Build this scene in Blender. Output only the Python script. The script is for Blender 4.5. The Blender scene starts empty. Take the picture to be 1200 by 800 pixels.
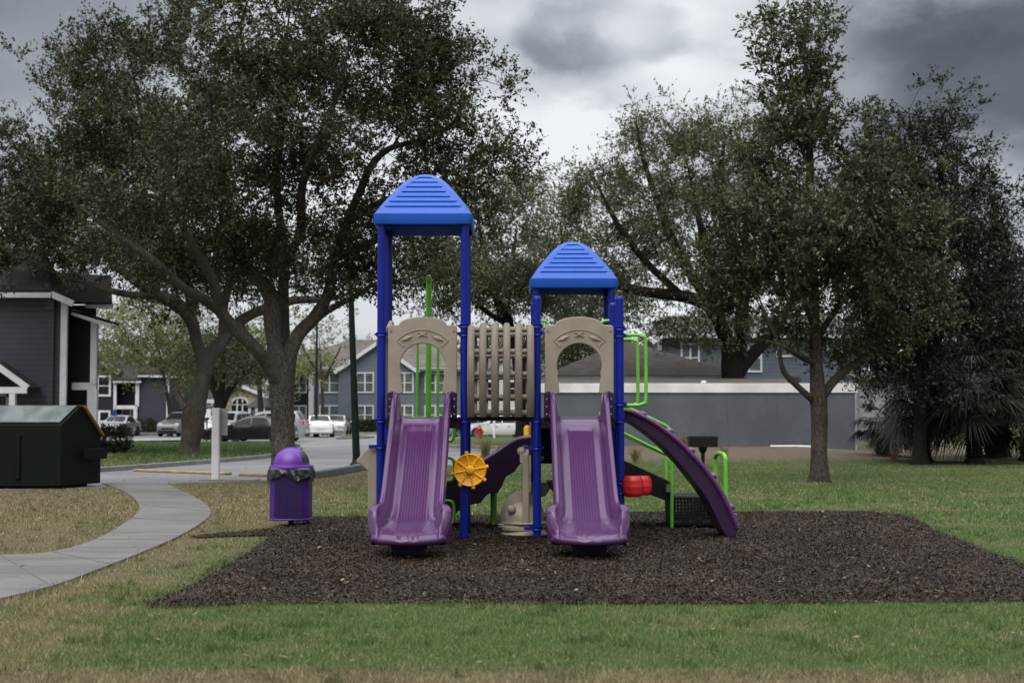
import bpy, bmesh, math, random
import numpy as np
from mathutils import Vector, Matrix
random.seed(11)
RNG = np.random.default_rng(11)
SC = bpy.context.scene
COL = SC.collection
PI = math.pi
# ------------------------------------------------------------------ camera model
F, VX, HORIZ, CH = 1667.0, 598.0, 486.0, 1.5      # focal length in px of a 1200 px frame, vanishing point, eye height
PITCH = math.atan((HORIZ - 400.0) / F)
CP, SP = math.cos(PITCH), math.sin(PITCH)
def P(x, y, d):
    """the point seen at pixel (x, y) at forward distance d"""
    v = (400.0 - y) / F
    fy, fz = CP - v * SP, SP + v * CP
    k = d / fy
    return Vector(((x - VX) / F * k, d, CH + fz * k))
def G(x, y):
    """the ground point seen at pixel (x, y)"""
    v = (400.0 - y) / F
    fy, fz = CP - v * SP, SP + v * CP
    k = -CH / fz
    return Vector(((x - VX) / F * k, fy * k, 0.0))

# ------------------------------------------------------------------ materials
MATS = {}
class NT:
    def __init__(s, m):
        s.m = m; m.use_nodes = True; s.t = m.node_tree; s.n = s.t.nodes; s.l = s.t.links
        s.n.clear()
    def new(s, typ, **kw):
        n = s.n.new(typ)
        for k, v in kw.items():
            if k.startswith('i_'):
                n.inputs[k[2:]].default_value = v
            else:
                setattr(n, k, v)
        return n
    def link(s, a, b): s.l.new(a, b)
    def val(s, sock, v):
        if isinstance(v, (int, float)): sock.default_value = v
        elif isinstance(v, (tuple, list)): sock.default_value = (v[0], v[1], v[2], 1) if len(v) == 3 and sock.type == 'RGBA' else v
        else: s.link(v, sock)
    def math(s, op, a, b=0.0, c=None, clamp=False):
        n = s.new('ShaderNodeMath', operation=op); n.use_clamp = clamp
        s.val(n.inputs[0], a); s.val(n.inputs[1], b)
        if c is not None: s.val(n.inputs[2], c)
        return n.outputs[0]
    def smooth(s, x, a, b):
        n = s.new('ShaderNodeMapRange', interpolation_type='SMOOTHSTEP')
        s.val(n.inputs[0], x); n.inputs[1].default_value = a; n.inputs[2].default_value = b
        return n.outputs[0]
    def mix(s, f, a, b, mode='MIX'):
        n = s.new('ShaderNodeMix', data_type='RGBA', blend_type=mode)
        s.val(n.inputs[0], f); s.val(n.inputs[6], a); s.val(n.inputs[7], b)
        return n.outputs[2]
    def noise(s, vec, scale, detail=4, rough=.55, dist=0.0):
        n = s.new('ShaderNodeTexNoise'); n.inputs['Scale'].default_value = scale; n.inputs['Detail'].default_value = detail
        n.inputs['Roughness'].default_value = rough; n.inputs['Distortion'].default_value = dist
        if vec is not None: s.link(vec, n.inputs['Vector'])
        return n.outputs[0]
    def ramp(s, f, stops):
        n = s.new('ShaderNodeValToRGB'); cr = n.color_ramp
        while len(cr.elements) < len(stops): cr.elements.new(0.5)
        for e, (p, c) in zip(cr.elements, stops):
            e.position = p; e.color = (*c, 1) if len(c) == 3 else c
        s.link(f, n.inputs[0]); return n.outputs[0]
    def bump(s, h, strength, dist=.01):
        n = s.new('ShaderNodeBump'); n.inputs['Strength'].default_value = strength; n.inputs['Distance'].default_value = dist
        s.link(h, n.inputs['Height']); return n.outputs[0]
    def bsdf(s, **kw):
        b = s.new('ShaderNodeBsdfPrincipled')
        for k, v in kw.items(): s.val(b.inputs[k.replace('_', ' ')], v)
        return b
    def out(s, sh):
        o = s.new('ShaderNodeOutputMaterial'); s.link(sh, o.inputs['Surface'])
    def pos(s, geo=False):
        if geo: return s.new('ShaderNodeNewGeometry').outputs['Position']
        return s.new('ShaderNodeTexCoord').outputs['Object']
    def sep(s, v):
        n = s.new('ShaderNodeSeparateXYZ'); s.link(v, n.inputs[0]); return n.outputs
    def attr(s, name):
        return s.new('ShaderNodeAttribute', attribute_name=name).outputs['Fac']

def nmat(name):
    m = bpy.data.materials.new(name); MATS[name] = m
    return NT(m)
def mat(name, c1, c2=None, scale=3.0, rough=.6, bump=0.0, bscale=60.0, metal=0.0, spec=.5, rvar=.12, coat=0.0, stretch=None):
    t = nmat(name); p = t.pos()
    if stretch:
        mp = t.new('ShaderNodeMapping'); mp.inputs['Scale'].default_value = stretch; t.link(p, mp.inputs[0]); p = mp.outputs[0]
    if c2 is None: c2 = tuple(c * .72 for c in c1)
    n1 = t.noise(p, scale, 6, .6)
    f = t.smooth(n1, .32, .68)
    n2 = t.noise(p, scale * 9, 3, .6)
    f2 = t.math('MULTIPLY_ADD', n2, .35, f); f2 = t.math('SUBTRACT', f2, .17, clamp=True)
    col = t.mix(f2, c1, c2)
    r = t.math('MULTIPLY_ADD', n2, rvar * 2, rough - rvar, clamp=True)
    b = t.bsdf(Base_Color=col, Roughness=r, Metallic=metal)
    b.inputs['Specular IOR Level'].default_value = spec
    if coat: b.inputs['Coat Weight'].default_value = coat; b.inputs['Coat Roughness'].default_value = .15
    if bump:
        t.link(t.bump(t.noise(p, bscale, 4, .6), bump), b.inputs['Normal'])
    t.out(b.outputs[0]); return MATS[name]

def siding(name, c, lap=.19):
    t = nmat(name); p = t.pos(True); s = t.sep(p)
    fr = t.math('FRACT', t.math('DIVIDE', s[2], lap))
    mp = t.new('ShaderNodeMapping'); mp.inputs['Scale'].default_value = (.6, .6, 7); t.link(p, mp.inputs[0])
    n = t.noise(mp.outputs[0], 1.3, 4, .6)
    col = t.mix(t.smooth(n, .3, .7), tuple(x * .86 for x in c), tuple(x * 1.1 for x in c))
    lap_shadow = t.math('LESS_THAN', fr, .13)
    col = t.mix(t.math('MULTIPLY', lap_shadow, .75), col, tuple(x * .45 for x in c))  # groove shadow under each lap, painted into the siding colour
    b = t.bsdf(Base_Color=col, Roughness=.65)
    t.link(t.bump(fr, .7, .03), b.inputs['Normal']); t.out(b.outputs[0]); return MATS[name]

def shingles(name, c, sx=1.0, row=.16):
    t = nmat(name); p = t.pos(True); s = t.sep(p)
    cmb = t.new('ShaderNodeCombineXYZ'); t.link(s[0], cmb.inputs[0])
    t.link(t.math('ADD', t.math('MULTIPLY', s[1], .9), t.math('MULTIPLY', s[2], .8)), cmb.inputs[1])
    br = t.new('ShaderNodeTexBrick'); t.link(cmb.outputs[0], br.inputs['Vector'])
    br.inputs['Color1'].default_value = (*[x * .7 for x in c], 1); br.inputs['Color2'].default_value = (*[x * 1.35 for x in c], 1)
    br.inputs['Mortar'].default_value = (*[x * .45 for x in c], 1); br.inputs['Scale'].default_value = 1.0
    br.inputs['Mortar Size'].default_value = .012; br.inputs['Brick Width'].default_value = .45; br.inputs['Row Height'].default_value = row
    n = t.noise(p, .7, 5, .6)
    col = t.mix(t.smooth(n, .3, .75), br.outputs[0], tuple(x * .65 for x in c))
    b = t.bsdf(Base_Color=col, Roughness=.9); b.inputs['Specular IOR Level'].default_value = .15
    t.link(t.bump(br.outputs['Fac'], .5, .02), b.inputs['Normal']); t.out(b.outputs[0]); return MATS[name]

def grass_mask(t):
    """dry/green pattern of the lawn from world position: returns (dryness, fine noise)"""
    p = t.pos(True); s = t.sep(p)
    n1 = t.noise(p, .55, 5, .6); n2 = t.noise(p, 2.2, 5, .65); n3 = t.noise(p, 14, 3, .6)
    w = t.math('MULTIPLY_ADD', n1, 3.4, t.math('MULTIPLY', n2, 1.6))
    x1 = t.math('ADD', s[0], w)                                    # dry ground on the left, by the path
    dry_l = t.math('MULTIPLY', t.smooth(x1, .5, -1.5), t.smooth(s[1], 48.0, 34.0))
    dry_f = t.smooth(t.math('ADD', s[1], t.math('MULTIPLY', n2, .9)), 9.1, 8.6)   # worn strip nearest the camera
    patch = t.smooth(t.math('ADD', t.math('MULTIPLY', n1, .6), t.math('MULTIPLY', n2, .5)), .52, .74)
    far = t.smooth(s[1], 16.0, 24.0)
    patch = t.math('MULTIPLY', patch, t.math('MULTIPLY_ADD', far, .35, .6))
    d = t.math('MAXIMUM', t.math('MAXIMUM', t.math('MULTIPLY', dry_l, t.math('MULTIPLY_ADD', t.smooth(n2, .62, .40), .32, .66)), dry_f), patch)
    gr = t.math('MULTIPLY', t.smooth(n2, .56, .7), .45)            # green tufts surviving in the dry part
    d = t.math('SUBTRACT', d, t.math('MULTIPLY', gr, dry_l), clamp=True)
    d = t.math('MULTIPLY_ADD', t.math('SUBTRACT', n3, .5), .5, d, clamp=True)
    return d, n3, p
def grass_material(name, blade):
    t = nmat(name); d, n3, p = grass_mask(t)
    green = t.mix(n3, (.060, .140, .030), (.140, .235, .070)); straw = t.mix(n3, (.21, .165, .095), (.38, .31, .19))
    if blade:
        r = t.attr('rnd')
        d = t.math('ADD', d, t.math('MULTIPLY', t.math('SUBTRACT', r, .5), .9), clamp=True)
        col = t.mix(d, green, straw)
        col = t.mix(1.0, col, t.ramp(r, [(0, (.4, .4, .4)), (.6, (1., 1., 1.)), (1, (1.75, 1.7, 1.5))]), 'MULTIPLY')
        b = t.bsdf(Base_Color=col, Roughness=.6); b.inputs['Specular IOR Level'].default_value = .2
        tr = t.new('ShaderNodeBsdfTranslucent'); t.link(col, tr.inputs[0])
        mx = t.new('ShaderNodeMixShader'); mx.inputs[0].default_value = .25
        t.link(b.outputs[0], mx.inputs[1]); t.link(tr.outputs[0], mx.inputs[2]); t.out(mx.outputs[0])
    else:
        soil = t.noise(p, 30, 4, .7)
        col = t.mix(d, green, straw)
        col = t.mix(t.smooth(soil, .35, .75), t.mix(.75, col, (.035, .028, .018)), t.mix(.25, col, (.05, .04, .025)))
        # bare sandy earth on the bank at the foot of the grey garage
        s = t.sep(p); n1 = t.noise(p, .9, 5, .65)
        q = t.math('ADD', s[1], t.math('MULTIPLY', t.math('SUBTRACT', n1, .5), 9.0))
        bank = t.math('MULTIPLY', t.math('MULTIPLY', t.smooth(q, 43.0, 46.5), t.smooth(s[1], 66, 60)), t.smooth(s[0], 1.0, 3.0))
        col = t.mix(bank, col, t.mix(soil, (.085, .066, .048), (.17, .14, .105)))
        b = t.bsdf(Base_Color=col, Roughness=.95); b.inputs['Specular IOR Level'].default_value = .1
        t.link(t.bump(t.noise(p, 45, 5, .7), .9, .03), b.inputs['Normal']); t.out(b.outputs[0])
    return MATS[name]

def leaf_material(name, dark, mid, light):
    t = nmat(name); r = t.attr('rnd')
    big = t.noise(t.pos(True), .45, 3, .6)
    f = t.math('ADD', t.math('MULTIPLY', r, .7), t.math('MULTIPLY', big, .45), clamp=True)
    col = t.ramp(f, [(.15, dark), (.55, mid), (.95, light)])
    b = t.bsdf(Base_Color=col, Roughness=.48); b.inputs['Specular IOR Level'].default_value = .35
    tr = t.new('ShaderNodeBsdfTranslucent'); t.link(t.mix(1.0, col, (1.1, 1.15, .6), 'MULTIPLY'), tr.inputs[0])
    mx = t.new('ShaderNodeMixShader'); mx.inputs[0].default_value = .2
    t.link(b.outputs[0], mx.inputs[1]); t.link(tr.outputs[0], mx.inputs[2]); t.out(mx.outputs[0]); return MATS[name]

def perforated(name, c, pitch, hole, plane):
    """sheet metal with round punched holes; plane gives the two object axes the grid runs along"""
    t = nmat(name); s = t.sep(t.pos())
    def cell(a, off=0.0):
        return t.math('SUBTRACT', t.math('FRACT', t.math('ADD', t.math('DIVIDE', a, pitch), 40.0 + off)), .5)
    u, v = s[plane[0]], s[plane[1]]
    if plane[0] == 9: u = None
    a, b_ = cell(u), cell(v)
    r = t.math('SQRT', t.math('ADD', t.math('MULTIPLY', a, a), t.math('MULTIPLY', b_, b_)))
    h = t.math('LESS_THAN', r, hole)
    n = t.noise(t.pos(), 4, 4)
    b = t.bsdf(Base_Color=t.mix(n, c, tuple(x * .65 for x in c)), Roughness=.4)
    tp = t.new('ShaderNodeBsdfTransparent'); mx = t.new('ShaderNodeMixShader')
    t.link(h, mx.inputs[0]); t.link(b.outputs[0], mx.inputs[1]); t.link(tp.outputs[0], mx.inputs[2]); t.out(mx.outputs[0])
    return MATS[name]

def scuffed(name, c, worn):
    """moulded plastic, rubbed dull along the length of the slide"""
    t = nmat(name); p = t.pos()
    mp = t.new('ShaderNodeMapping'); mp.inputs['Scale'].default_value = (26, 1.1, 1.1); t.link(p, mp.inputs[0])
    st = t.noise(mp.outputs[0], 1.6, 5, .65); bl = t.noise(p, 1.7, 5, .6); fine = t.noise(p, 38, 4, .7)
    f = t.math('MULTIPLY', t.smooth(st, .50, .78), t.smooth(bl, .38, .66))
    col = t.mix(t.math('MULTIPLY', f, .75), c, worn)
    col = t.mix(t.math('MULTIPLY', t.smooth(fine, .62, .80), .35), col, tuple(x * .45 for x in c))
    r = t.math('ADD', t.math('MULTIPLY', f, .18), t.math('MULTIPLY_ADD', fine, .10, .15))
    b = t.bsdf(Base_Color=col, Roughness=r); b.inputs['Specular IOR Level'].default_value = .6
    t.out(b.outputs[0]); return MATS[name]
# plastics and paints of the playground
mat('blue_roof', (.003, .080, .46), (.004, .068, .40), 1.3, .38, .0)
mat('blue_post', (.002, .012, .23), (.002, .009, .18), 3, .36, 0, spec=.3)
scuffed('purple_slide', (.070, .018, .088), (.098, .036, .114))
mat('purple_dark', (.030, .010, .040), (.022, .007, .03), 2.5, .42, spec=.3)
mat('purple_hold', (.20, .10, .25), None, 5, .5)
mat('tan_plastic', (.285, .245, .19), (.235, .20, .152), 3, .55, .08, 140)
mat('tan_slat', (.20, .167, .122), (.15, .123, .09), 2.4, .5, .06, 120)
mat('green_pipe', (.15, .50, .035), (.12, .40, .03), 5, .35)
mat('yellow_plastic', (.95, .46, .014), (.80, .35, .012), 5, .42)
mat('red_plastic', (.55, .018, .015), (.42, .012, .012), 5, .4)
mat('black_deck', (.007, .007, .008), (.014, .013, .013), 6, .65, .2, 90, spec=.2)
mat('bolt_metal', (.45, .45, .47), None, 20, .35, metal=1)
perforated('perforated_black', (.008, .008, .009), .045, .26, (0, 2))
perforated('perforated_purple', (.030, .006, .10), .024, .27, (0, 2))
perforated('perforated_purple_side', (.034, .007, .11), .024, .27, (1, 2))
mat('purple_bin', (.135, .034, .34), (.10, .026, .26), 4, .36, .05, 80)
mat('bag_plastic', (.012, .012, .014), (.02, .02, .022), 8, .22, .5, 30)
mat('black_metal', (.006, .006, .007), (.014, .012, .011), 8, .55, .15, 60, spec=.25)
mat('pole_green', (.003, .009, .006), (.005, .012, .009), 4, .5, spec=.2)
mat('white_paint', (.72, .72, .72), (.62, .62, .62), 3, .55, .06, 60)
mat('trim_white', (.62, .63, .66), (.52, .53, .56), 1.5, .6)
mat('trim_grey', (.33, .34, .36), None, 1.5, .6)
# buildings
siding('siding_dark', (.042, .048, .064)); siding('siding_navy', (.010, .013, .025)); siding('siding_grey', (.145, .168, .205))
siding('siding_blue_grey', (.115, .133, .170), .22); siding('siding_cream', (.52, .46, .33)); siding('siding_white', (.62, .62, .6))
shingles('roof_dark', (.048, .044, .044)); shingles('roof_brown', (.105, .088, .078)); shingles('roof_grey', (.13, .12, .115)); shingles('roof_taupe', (.16, .145, .135))
mat('stucco_grey', (.118, .131, .148), (.088, .099, .114), .45, .85, .25, 30, spec=.2)
mat('fascia_white', (.78, .78, .77), (.60, .59, .57), .8, .7, .1, 20)
mat('flat_roof', (.105, .088, .072), (.075, .064, .054), .6, .9)
mat('glass_dark', (.010, .012, .014), (.02, .023, .025), .6, .10, spec=.12)
mat('blind_glass', (.06, .075, .066), (.13, .15, .14), 1.2, .12, spec=.5)
mat('door_dark', (.02, .02, .025), None, 2, .5)
# ground
mat('asphalt', (.20, .20, .205), (.135, .137, .145), .35, .88, .5, 55)
mat('concrete', (.30, .285, .27), (.21, .20, .19), .9, .9, .35, 40)
mat('kerb_concrete', (.24, .235, .22), (.16, .155, .15), 1.4, .9, .3, 40)
mat('yellow_paint', (.42, .27, .075), (.24, .19, .11), 3.5, .85)
mat('timber_grey', (.12, .125, .135), (.08, .085, .09), 2, .85, .3, 40)
mat('mulch_soil', (.022, .014, .009), (.042, .028, .019), 3, .95, 1.0, 40, spec=.1)
mat('litter_white', (.7, .69, .66), None, 12, .7)
# trees
def bark_mat(name, a, b):
    t = nmat(name); p = t.pos()
    mp = t.new('ShaderNodeMapping'); mp.inputs['Scale'].default_value = (1, 1, .22); t.link(p, mp.inputs[0])
    v = t.new('ShaderNodeTexVoronoi', feature='DISTANCE_TO_EDGE'); v.inputs['Scale'].default_value = 36
    wob = t.new('ShaderNodeVectorMath', operation='ADD'); t.link(mp.outputs[0], wob.inputs[0])
    nn = t.new('ShaderNodeTexNoise'); nn.inputs['Scale'].default_value = 9; nn.inputs['Detail'].default_value = 4; t.link(p, nn.inputs['Vector'])
    sc = t.new('ShaderNodeVectorMath', operation='SCALE'); t.link(nn.outputs['Color'], sc.inputs[0]); sc.inputs['Scale'].default_value = .10
    t.link(sc.outputs[0], wob.inputs[1]); t.link(wob.outputs[0], v.inputs['Vector'])
    fis = t.smooth(v.outputs['Distance'], .0, .16); big = t.noise(p, 1.6, 5, .65); fine = t.noise(mp.outputs[0], 40, 4, .7)
    h = t.math('MULTIPLY', fis, t.math('MULTIPLY_ADD', fine, .8, .4))
    col = t.mix(h, b, a); col = t.mix(t.smooth(big, .48, .72), col, tuple(x * .55 + .01 for x in a)); col = t.mix(t.math('MULTIPLY', t.smooth(big, .5, .28), .5), col, (a[0] * 1.25, a[1] * 1.28, a[2] * 1.2))
    s = t.bsdf(Base_Color=col, Roughness=.93); s.inputs['Specular IOR Level'].default_value = .1
    t.link(t.bump(h, 1.0, .03), s.inputs['Normal']); t.out(s.outputs[0]); return MATS[name]
def bark(name, a, b):
    return bark_mat(name, a, b)
bark('bark_grey', (.165, .145, .125), (.055, .046, .038)); bark('bark_brown', (.13, .108, .090), (.048, .038, .031)); bark('bark_dark', (.042, .036, .031), (.016, .014, .012))
leaf_material('leaf_oak', (.010, .014, .006), (.034, .040, .016), (.125, .120, .050))
leaf_material('leaf_olive', (.034, .044, .023), (.086, .100, .050), (.175, .182, .095))
leaf_material('leaf_glossy', (.018, .026, .013), (.048, .064, .030), (.140, .160, .080))
leaf_material('leaf_shade', (.007, .011, .007), (.016, .023, .012), (.036, .046, .022))  # darkened leaf colour carries the dimness towards the right of the view
leaf_material('leaf_pale', (.11, .125, .05), (.17, .18, .075), (.24, .23, .10))
leaf_material('leaf_sage', (.09, .105, .07), (.14, .155, .105), (.19, .20, .14))
leaf_material('leaf_hedge', (.012, .018, .008), (.03, .042, .018), (.055, .07, .03))
leaf_material('leaf_palm', (.009, .014, .008), (.020, .030, .016), (.050, .062, .034))
leaf_material('leaf_dry', (.10, .075, .04), (.20, .15, .085), (.32, .25, .15))
leaf_material('chip_mulch', (.008, .005, .003), (.034, .021, .013), (.15, .098, .062))
grass_material('lawn', False); grass_material('grass_blade', True)
def car_paint(name, c, metal=.3): return mat(name, c, tuple(x * .9 for x in c), 2, .28, rvar=.05, metal=metal, coat=.6)
mat('paint_black', (.008, .008, .011), None, 2, .25, spec=.5, coat=.35); car_paint('paint_silver', (.42, .43, .45), .5); car_paint('paint_white', (.75, .75, .76), 0); car_paint('paint_grey', (.16, .165, .175), .4)
mat('tyre', (.012, .012, .012), None, 10, .8); mat('rim_metal', (.5, .5, .52), None, 10, .3, metal=.9)
mat('lamp_red', (.45, .02, .02), None, 8, .2); mat('lamp_clear', (.75, .75, .75), None, 8, .12)
mat('hydrant_red', (.42, .02, .02), (.3, .015, .015), 5, .5); mat('bollard_yellow', (.75, .42, .02), None, 4, .5)
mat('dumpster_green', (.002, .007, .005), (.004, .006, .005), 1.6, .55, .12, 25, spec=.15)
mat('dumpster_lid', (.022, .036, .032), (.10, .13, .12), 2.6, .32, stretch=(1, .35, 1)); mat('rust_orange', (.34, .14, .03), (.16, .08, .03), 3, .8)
mat('sign_blue', (.02, .04, .20), None, 5, .5)

# ------------------------------------------------------------------ objects
def link(o): COL.objects.link(o); return o
def tag(o, label=None, cat=None, group=None, kind=None):
    if label: o['label'] = label
    if cat: o['category'] = cat
    if group: o['group'] = group
    if kind: o['kind'] = kind
    return o
def thing(name, label, cat, loc=(0, 0, 0), group=None):
    o = link(bpy.data.objects.new(name, None)); o.location = loc; o.empty_display_size = .3
    return tag(o, label, cat, group)
def root_loc(o):
    while o.parent is not None: o = o.parent
    return Vector(o.location)
def copy_tree(o, parent=None):
    c = o.copy(); COL.objects.link(c)
    if parent is not None: c.parent = parent
    for ch in [x for x in bpy.data.objects if x.parent == o]: copy_tree(ch, c)
    return c

class MB:
    """collects vertices and faces of one mesh; coordinates are world coordinates"""
    def __init__(s): s.v = []; s.f = []; s.sm = []
    def add(s, vs, fs, smooth=False):
        b = len(s.v); s.v += [tuple(v) for v in vs]; s.f += [tuple(i + b for i in f) for f in fs]; s.sm += [smooth] * len(fs); return s
    def box(s, x0, x1, y0, y1, z0, z1):
        vs = [(x, y, z) for z in (z0, z1) for y in (y0, y1) for x in (x0, x1)]
        return s.add(vs, [(0, 2, 3, 1), (4, 5, 7, 6), (0, 1, 5, 4), (2, 6, 7, 3), (0, 4, 6, 2), (1, 3, 7, 5)])
    def obox(s, c, size, rz=0.0, rx=0.0, ry=0.0):
        R = Matrix.Rotation(rz, 3, 'Z') @ Matrix.Rotation(ry, 3, 'Y') @ Matrix.Rotation(rx, 3, 'X')
        hx, hy, hz = [k / 2 for k in size]
        vs = [Vector(c) + R @ Vector((x, y, z)) for z in (-hz, hz) for y in (-hy, hy) for x in (-hx, hx)]
        return s.add(vs, [(0, 2, 3, 1), (4, 5, 7, 6), (0, 1, 5, 4), (2, 6, 7, 3), (0, 4, 6, 2), (1, 3, 7, 5)])
    def beam(s, a, b, w, h, up=(0, 0, 1)):
        a, b = Vector(a), Vector(b); d = (b - a).normalized(); u = Vector(up)
        r = d.cross(u)
        r = r.normalized() if r.length > 1e-4 else Vector((1, 0, 0)); u = r.cross(d).normalized()
        vs = [p + r * i * w / 2 + u * j * h / 2 for p in (a, b) for i, j in ((-1, -1), (1, -1), (1, 1), (-1, 1))]
        return s.add(vs, [(3, 2, 1, 0), (4, 5, 6, 7), (0, 1, 5, 4), (1, 2, 6, 5), (2, 3, 7, 6), (3, 0, 4, 7)])
    def tube(s, pts, r, n=12, cap=True, closed=False):
        pts = [Vector(p) for p in pts]; m = len(pts)
        rs = r if isinstance(r, (list, tuple)) else [r] * m
        up = None; vs = []
        for i, p in enumerate(pts):
            if closed: d = pts[(i + 1) % m] - pts[i - 1]
            else: d = pts[min(i + 1, m - 1)] - pts[max(i - 1, 0)]
            d.normalize()
            if up is None:
                up = Vector((0, 0, 1)) if abs(d.z) < .9 else Vector((0, 1, 0))
            up = (up - d * up.dot(d)); up = up.normalized() if up.length > 1e-5 else d.orthogonal().normalized()
            sd = d.cross(up)
            for k in range(n):
                a = 2 * PI * k / n
                vs.append(p + (up * math.cos(a) + sd * math.sin(a)) * rs[i])
        fs = []
        for i in range(m if closed else m - 1):
            for k in range(n):
                k2 = (k + 1) % n; j = (i + 1) % m
                fs.append((i * n + k, i * n + k2, j * n + k2, j * n + k))
        s.add(vs, fs, True)
        if cap and not closed:
            b = len(s.v) - len(vs)
            s.f += [tuple(b + k for k in reversed(range(n))), tuple(b + (m - 1) * n + k for k in range(n))]; s.sm += [False, False]
        return s
    def lathe(s, prof, c, n=24, axis='Z', ang=2 * PI, sq=1.0):
        """prof = [(radius, height)]"""
        c = Vector(c); vs = []; full = abs(ang - 2 * PI) < 1e-6; cols = n if full else n + 1
        for rr, h in prof:
            for k in range(cols):
                a = ang * k / n; x, y = rr * math.cos(a), rr * math.sin(a)
                vs.append(c + (Vector((x, y * sq, h)) if axis == 'Z' else Vector((x, h, y)) if axis == 'Y' else Vector((h, x, y))))
        fs = []
        for i in range(len(prof) - 1):
            for k in range(n):
                k2 = (k + 1) % cols
                fs.append((i * cols + k, i * cols + k2, (i + 1) * cols + k2, (i + 1) * cols + k))
        return s.add(vs, fs, True)
    def ball(s, c, r, nu=14, nv=8, sc=(1, 1, 1)):
        c = Vector(c); vs = []; fs = []
        for i in range(nv + 1):
            t = PI * i / nv
            for k in range(nu):
                a = 2 * PI * k / nu
                vs.append(c + Vector((r * sc[0] * math.sin(t) * math.cos(a), r * sc[1] * math.sin(t) * math.sin(a), r * sc[2] * math.cos(t))))
        for i in range(nv):
            for k in range(nu):
                k2 = (k + 1) % nu
                fs.append((i * nu + k, (i + 1) * nu + k, (i + 1) * nu + k2, i * nu + k2))
        return s.add(vs, fs, True)
    def prism(s, poly, a0, a1, axis='Y'):
        """poly in the plane across axis, extruded from a0 to a1"""
        def m(p, a): return (p[0], a, p[1]) if axis == 'Y' else (a, p[0], p[1]) if axis == 'X' else (p[0], p[1], a)
        n = len(poly); vs = [m(p, a0) for p in poly] + [m(p, a1) for p in poly]
        fs = [tuple(range(n)), tuple(reversed(range(n, 2 * n)))] + [((i + 1) % n, i, n + i, n + (i + 1) % n) for i in range(n)]
        return s.add(vs, fs)
    def quad(s, a, b, c, d): return s.add([a, b, c, d], [(0, 1, 2, 3)])
    def face(s, vs): return s.add(vs, [tuple(range(len(vs)))])
    def build(s, name, m, parent=None, bevel=0.0, seg=2, org=None, smooth_angle=None, fix=True):
        me = bpy.data.meshes.new(name)
        o_ = Vector(org) if org is not None else (root_loc(parent) if parent is not None else Vector((0, 0, 0)))
        me.from_pydata([(v[0] - o_.x, v[1] - o_.y, v[2] - o_.z) for v in s.v], [], s.f)
        me.polygons.foreach_set('use_smooth', s.sm)
        if fix:
            bm = bmesh.new(); bm.from_mesh(me); bmesh.ops.recalc_face_normals(bm, faces=bm.faces); bm.to_mesh(me); bm.free()
        me.materials.append(MATS[m] if isinstance(m, str) else m)
        if smooth_angle:
            me.polygons.foreach_set('use_smooth', [True] * len(me.polygons)); me.set_sharp_from_angle(angle=math.radians(smooth_angle))
        elif any(s.sm): me.set_sharp_from_angle(angle=math.radians(50))
        o = link(bpy.data.objects.new(name, me))
        if parent is not None: o.parent = parent
        elif org is not None: o.location = o_
        if bevel:
            b = o.modifiers.new('bevel', 'BEVEL'); b.width = bevel; b.segments = seg; b.limit_method = 'ANGLE'; b.angle_limit = math.radians(35)
            b.harden_normals = False
        return o
def np_mesh(name, V, faces, m, parent=None, org=None, rnd=None, smooth=False, per=4):
    """V (N,3) world, faces (M,per) int"""
    o_ = np.array(org if org is not None else (root_loc(parent) if parent is not None else (0, 0, 0)), float)
    me = bpy.data.meshes.new(name); V = np.asarray(V, np.float32) - o_.astype(np.float32); M = len(faces)
    me.vertices.add(len(V)); me.vertices.foreach_set('co', V.ravel())
    me.loops.add(M * per); me.loops.foreach_set('vertex_index', np.asarray(faces, np.int32).ravel())
    me.polygons.add(M); me.polygons.foreach_set('loop_start', np.arange(0, M * per, per, dtype=np.int32))
    me.update(calc_edges=True)
    if smooth: me.polygons.foreach_set('use_smooth', np.ones(M, bool))
    if rnd is not None:
        a = me.attributes.new('rnd', 'FLOAT', 'FACE'); a.data.foreach_set('value', np.asarray(rnd, np.float32))
    me.materials.append(MATS[m])
    o = link(bpy.data.objects.new(name, me))
    if parent is not None: o.parent = parent
    elif org is not None: o.location = [float(x) for x in o_]
    return o
def inpoly(px, py, poly):
    px = np.asarray(px); py = np.asarray(py); c = np.zeros(px.shape, bool); n = len(poly)
    for i in range(n):
        x0, y0 = poly[i]; x1, y1 = poly[i - 1]
        cr = ((y0 > py) != (y1 > py)) & (px < (x1 - x0) * (py - y0) / (y1 - y0 + 1e-12) + x0)
        c ^= cr
    return c
def polydist(px, py, poly):
    d = np.full(np.shape(px), 1e9); n = len(poly)
    for i in range(n):
        x0, y0 = poly[i]; x1, y1 = poly[(i + 1) % n]; dx, dy = x1 - x0, y1 - y0
        t = np.clip(((px - x0) * dx + (py - y0) * dy) / (dx * dx + dy * dy + 1e-12), 0, 1)
        d = np.minimum(d, np.hypot(px - x0 - t * dx, py - y0 - t * dy))
    return d
def spline(pts, k=8, closed=False):
    """Catmull-Rom through 2D/3D points"""
    pts = [np.array(p, float) for p in pts]; n = len(pts); out = []
    for i in range(n if closed else n - 1):
        if closed: p0, p1, p2, p3 = pts[i - 1], pts[i], pts[(i + 1) % n], pts[(i + 2) % n]
        else: p0, p1, p2, p3 = pts[max(i - 1, 0)], pts[i], pts[i + 1], pts[min(i + 2, n - 1)]
        for j in range(k):
            t = j / k
            out.append(.5 * ((2 * p1) + (-p0 + p2) * t + (2 * p0 - 5 * p1 + 4 * p2 - p3) * t * t + (-p0 + 3 * p1 - 3 * p2 + p3) * t ** 3))
    if not closed: out.append(pts[-1])
    return out
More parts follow.
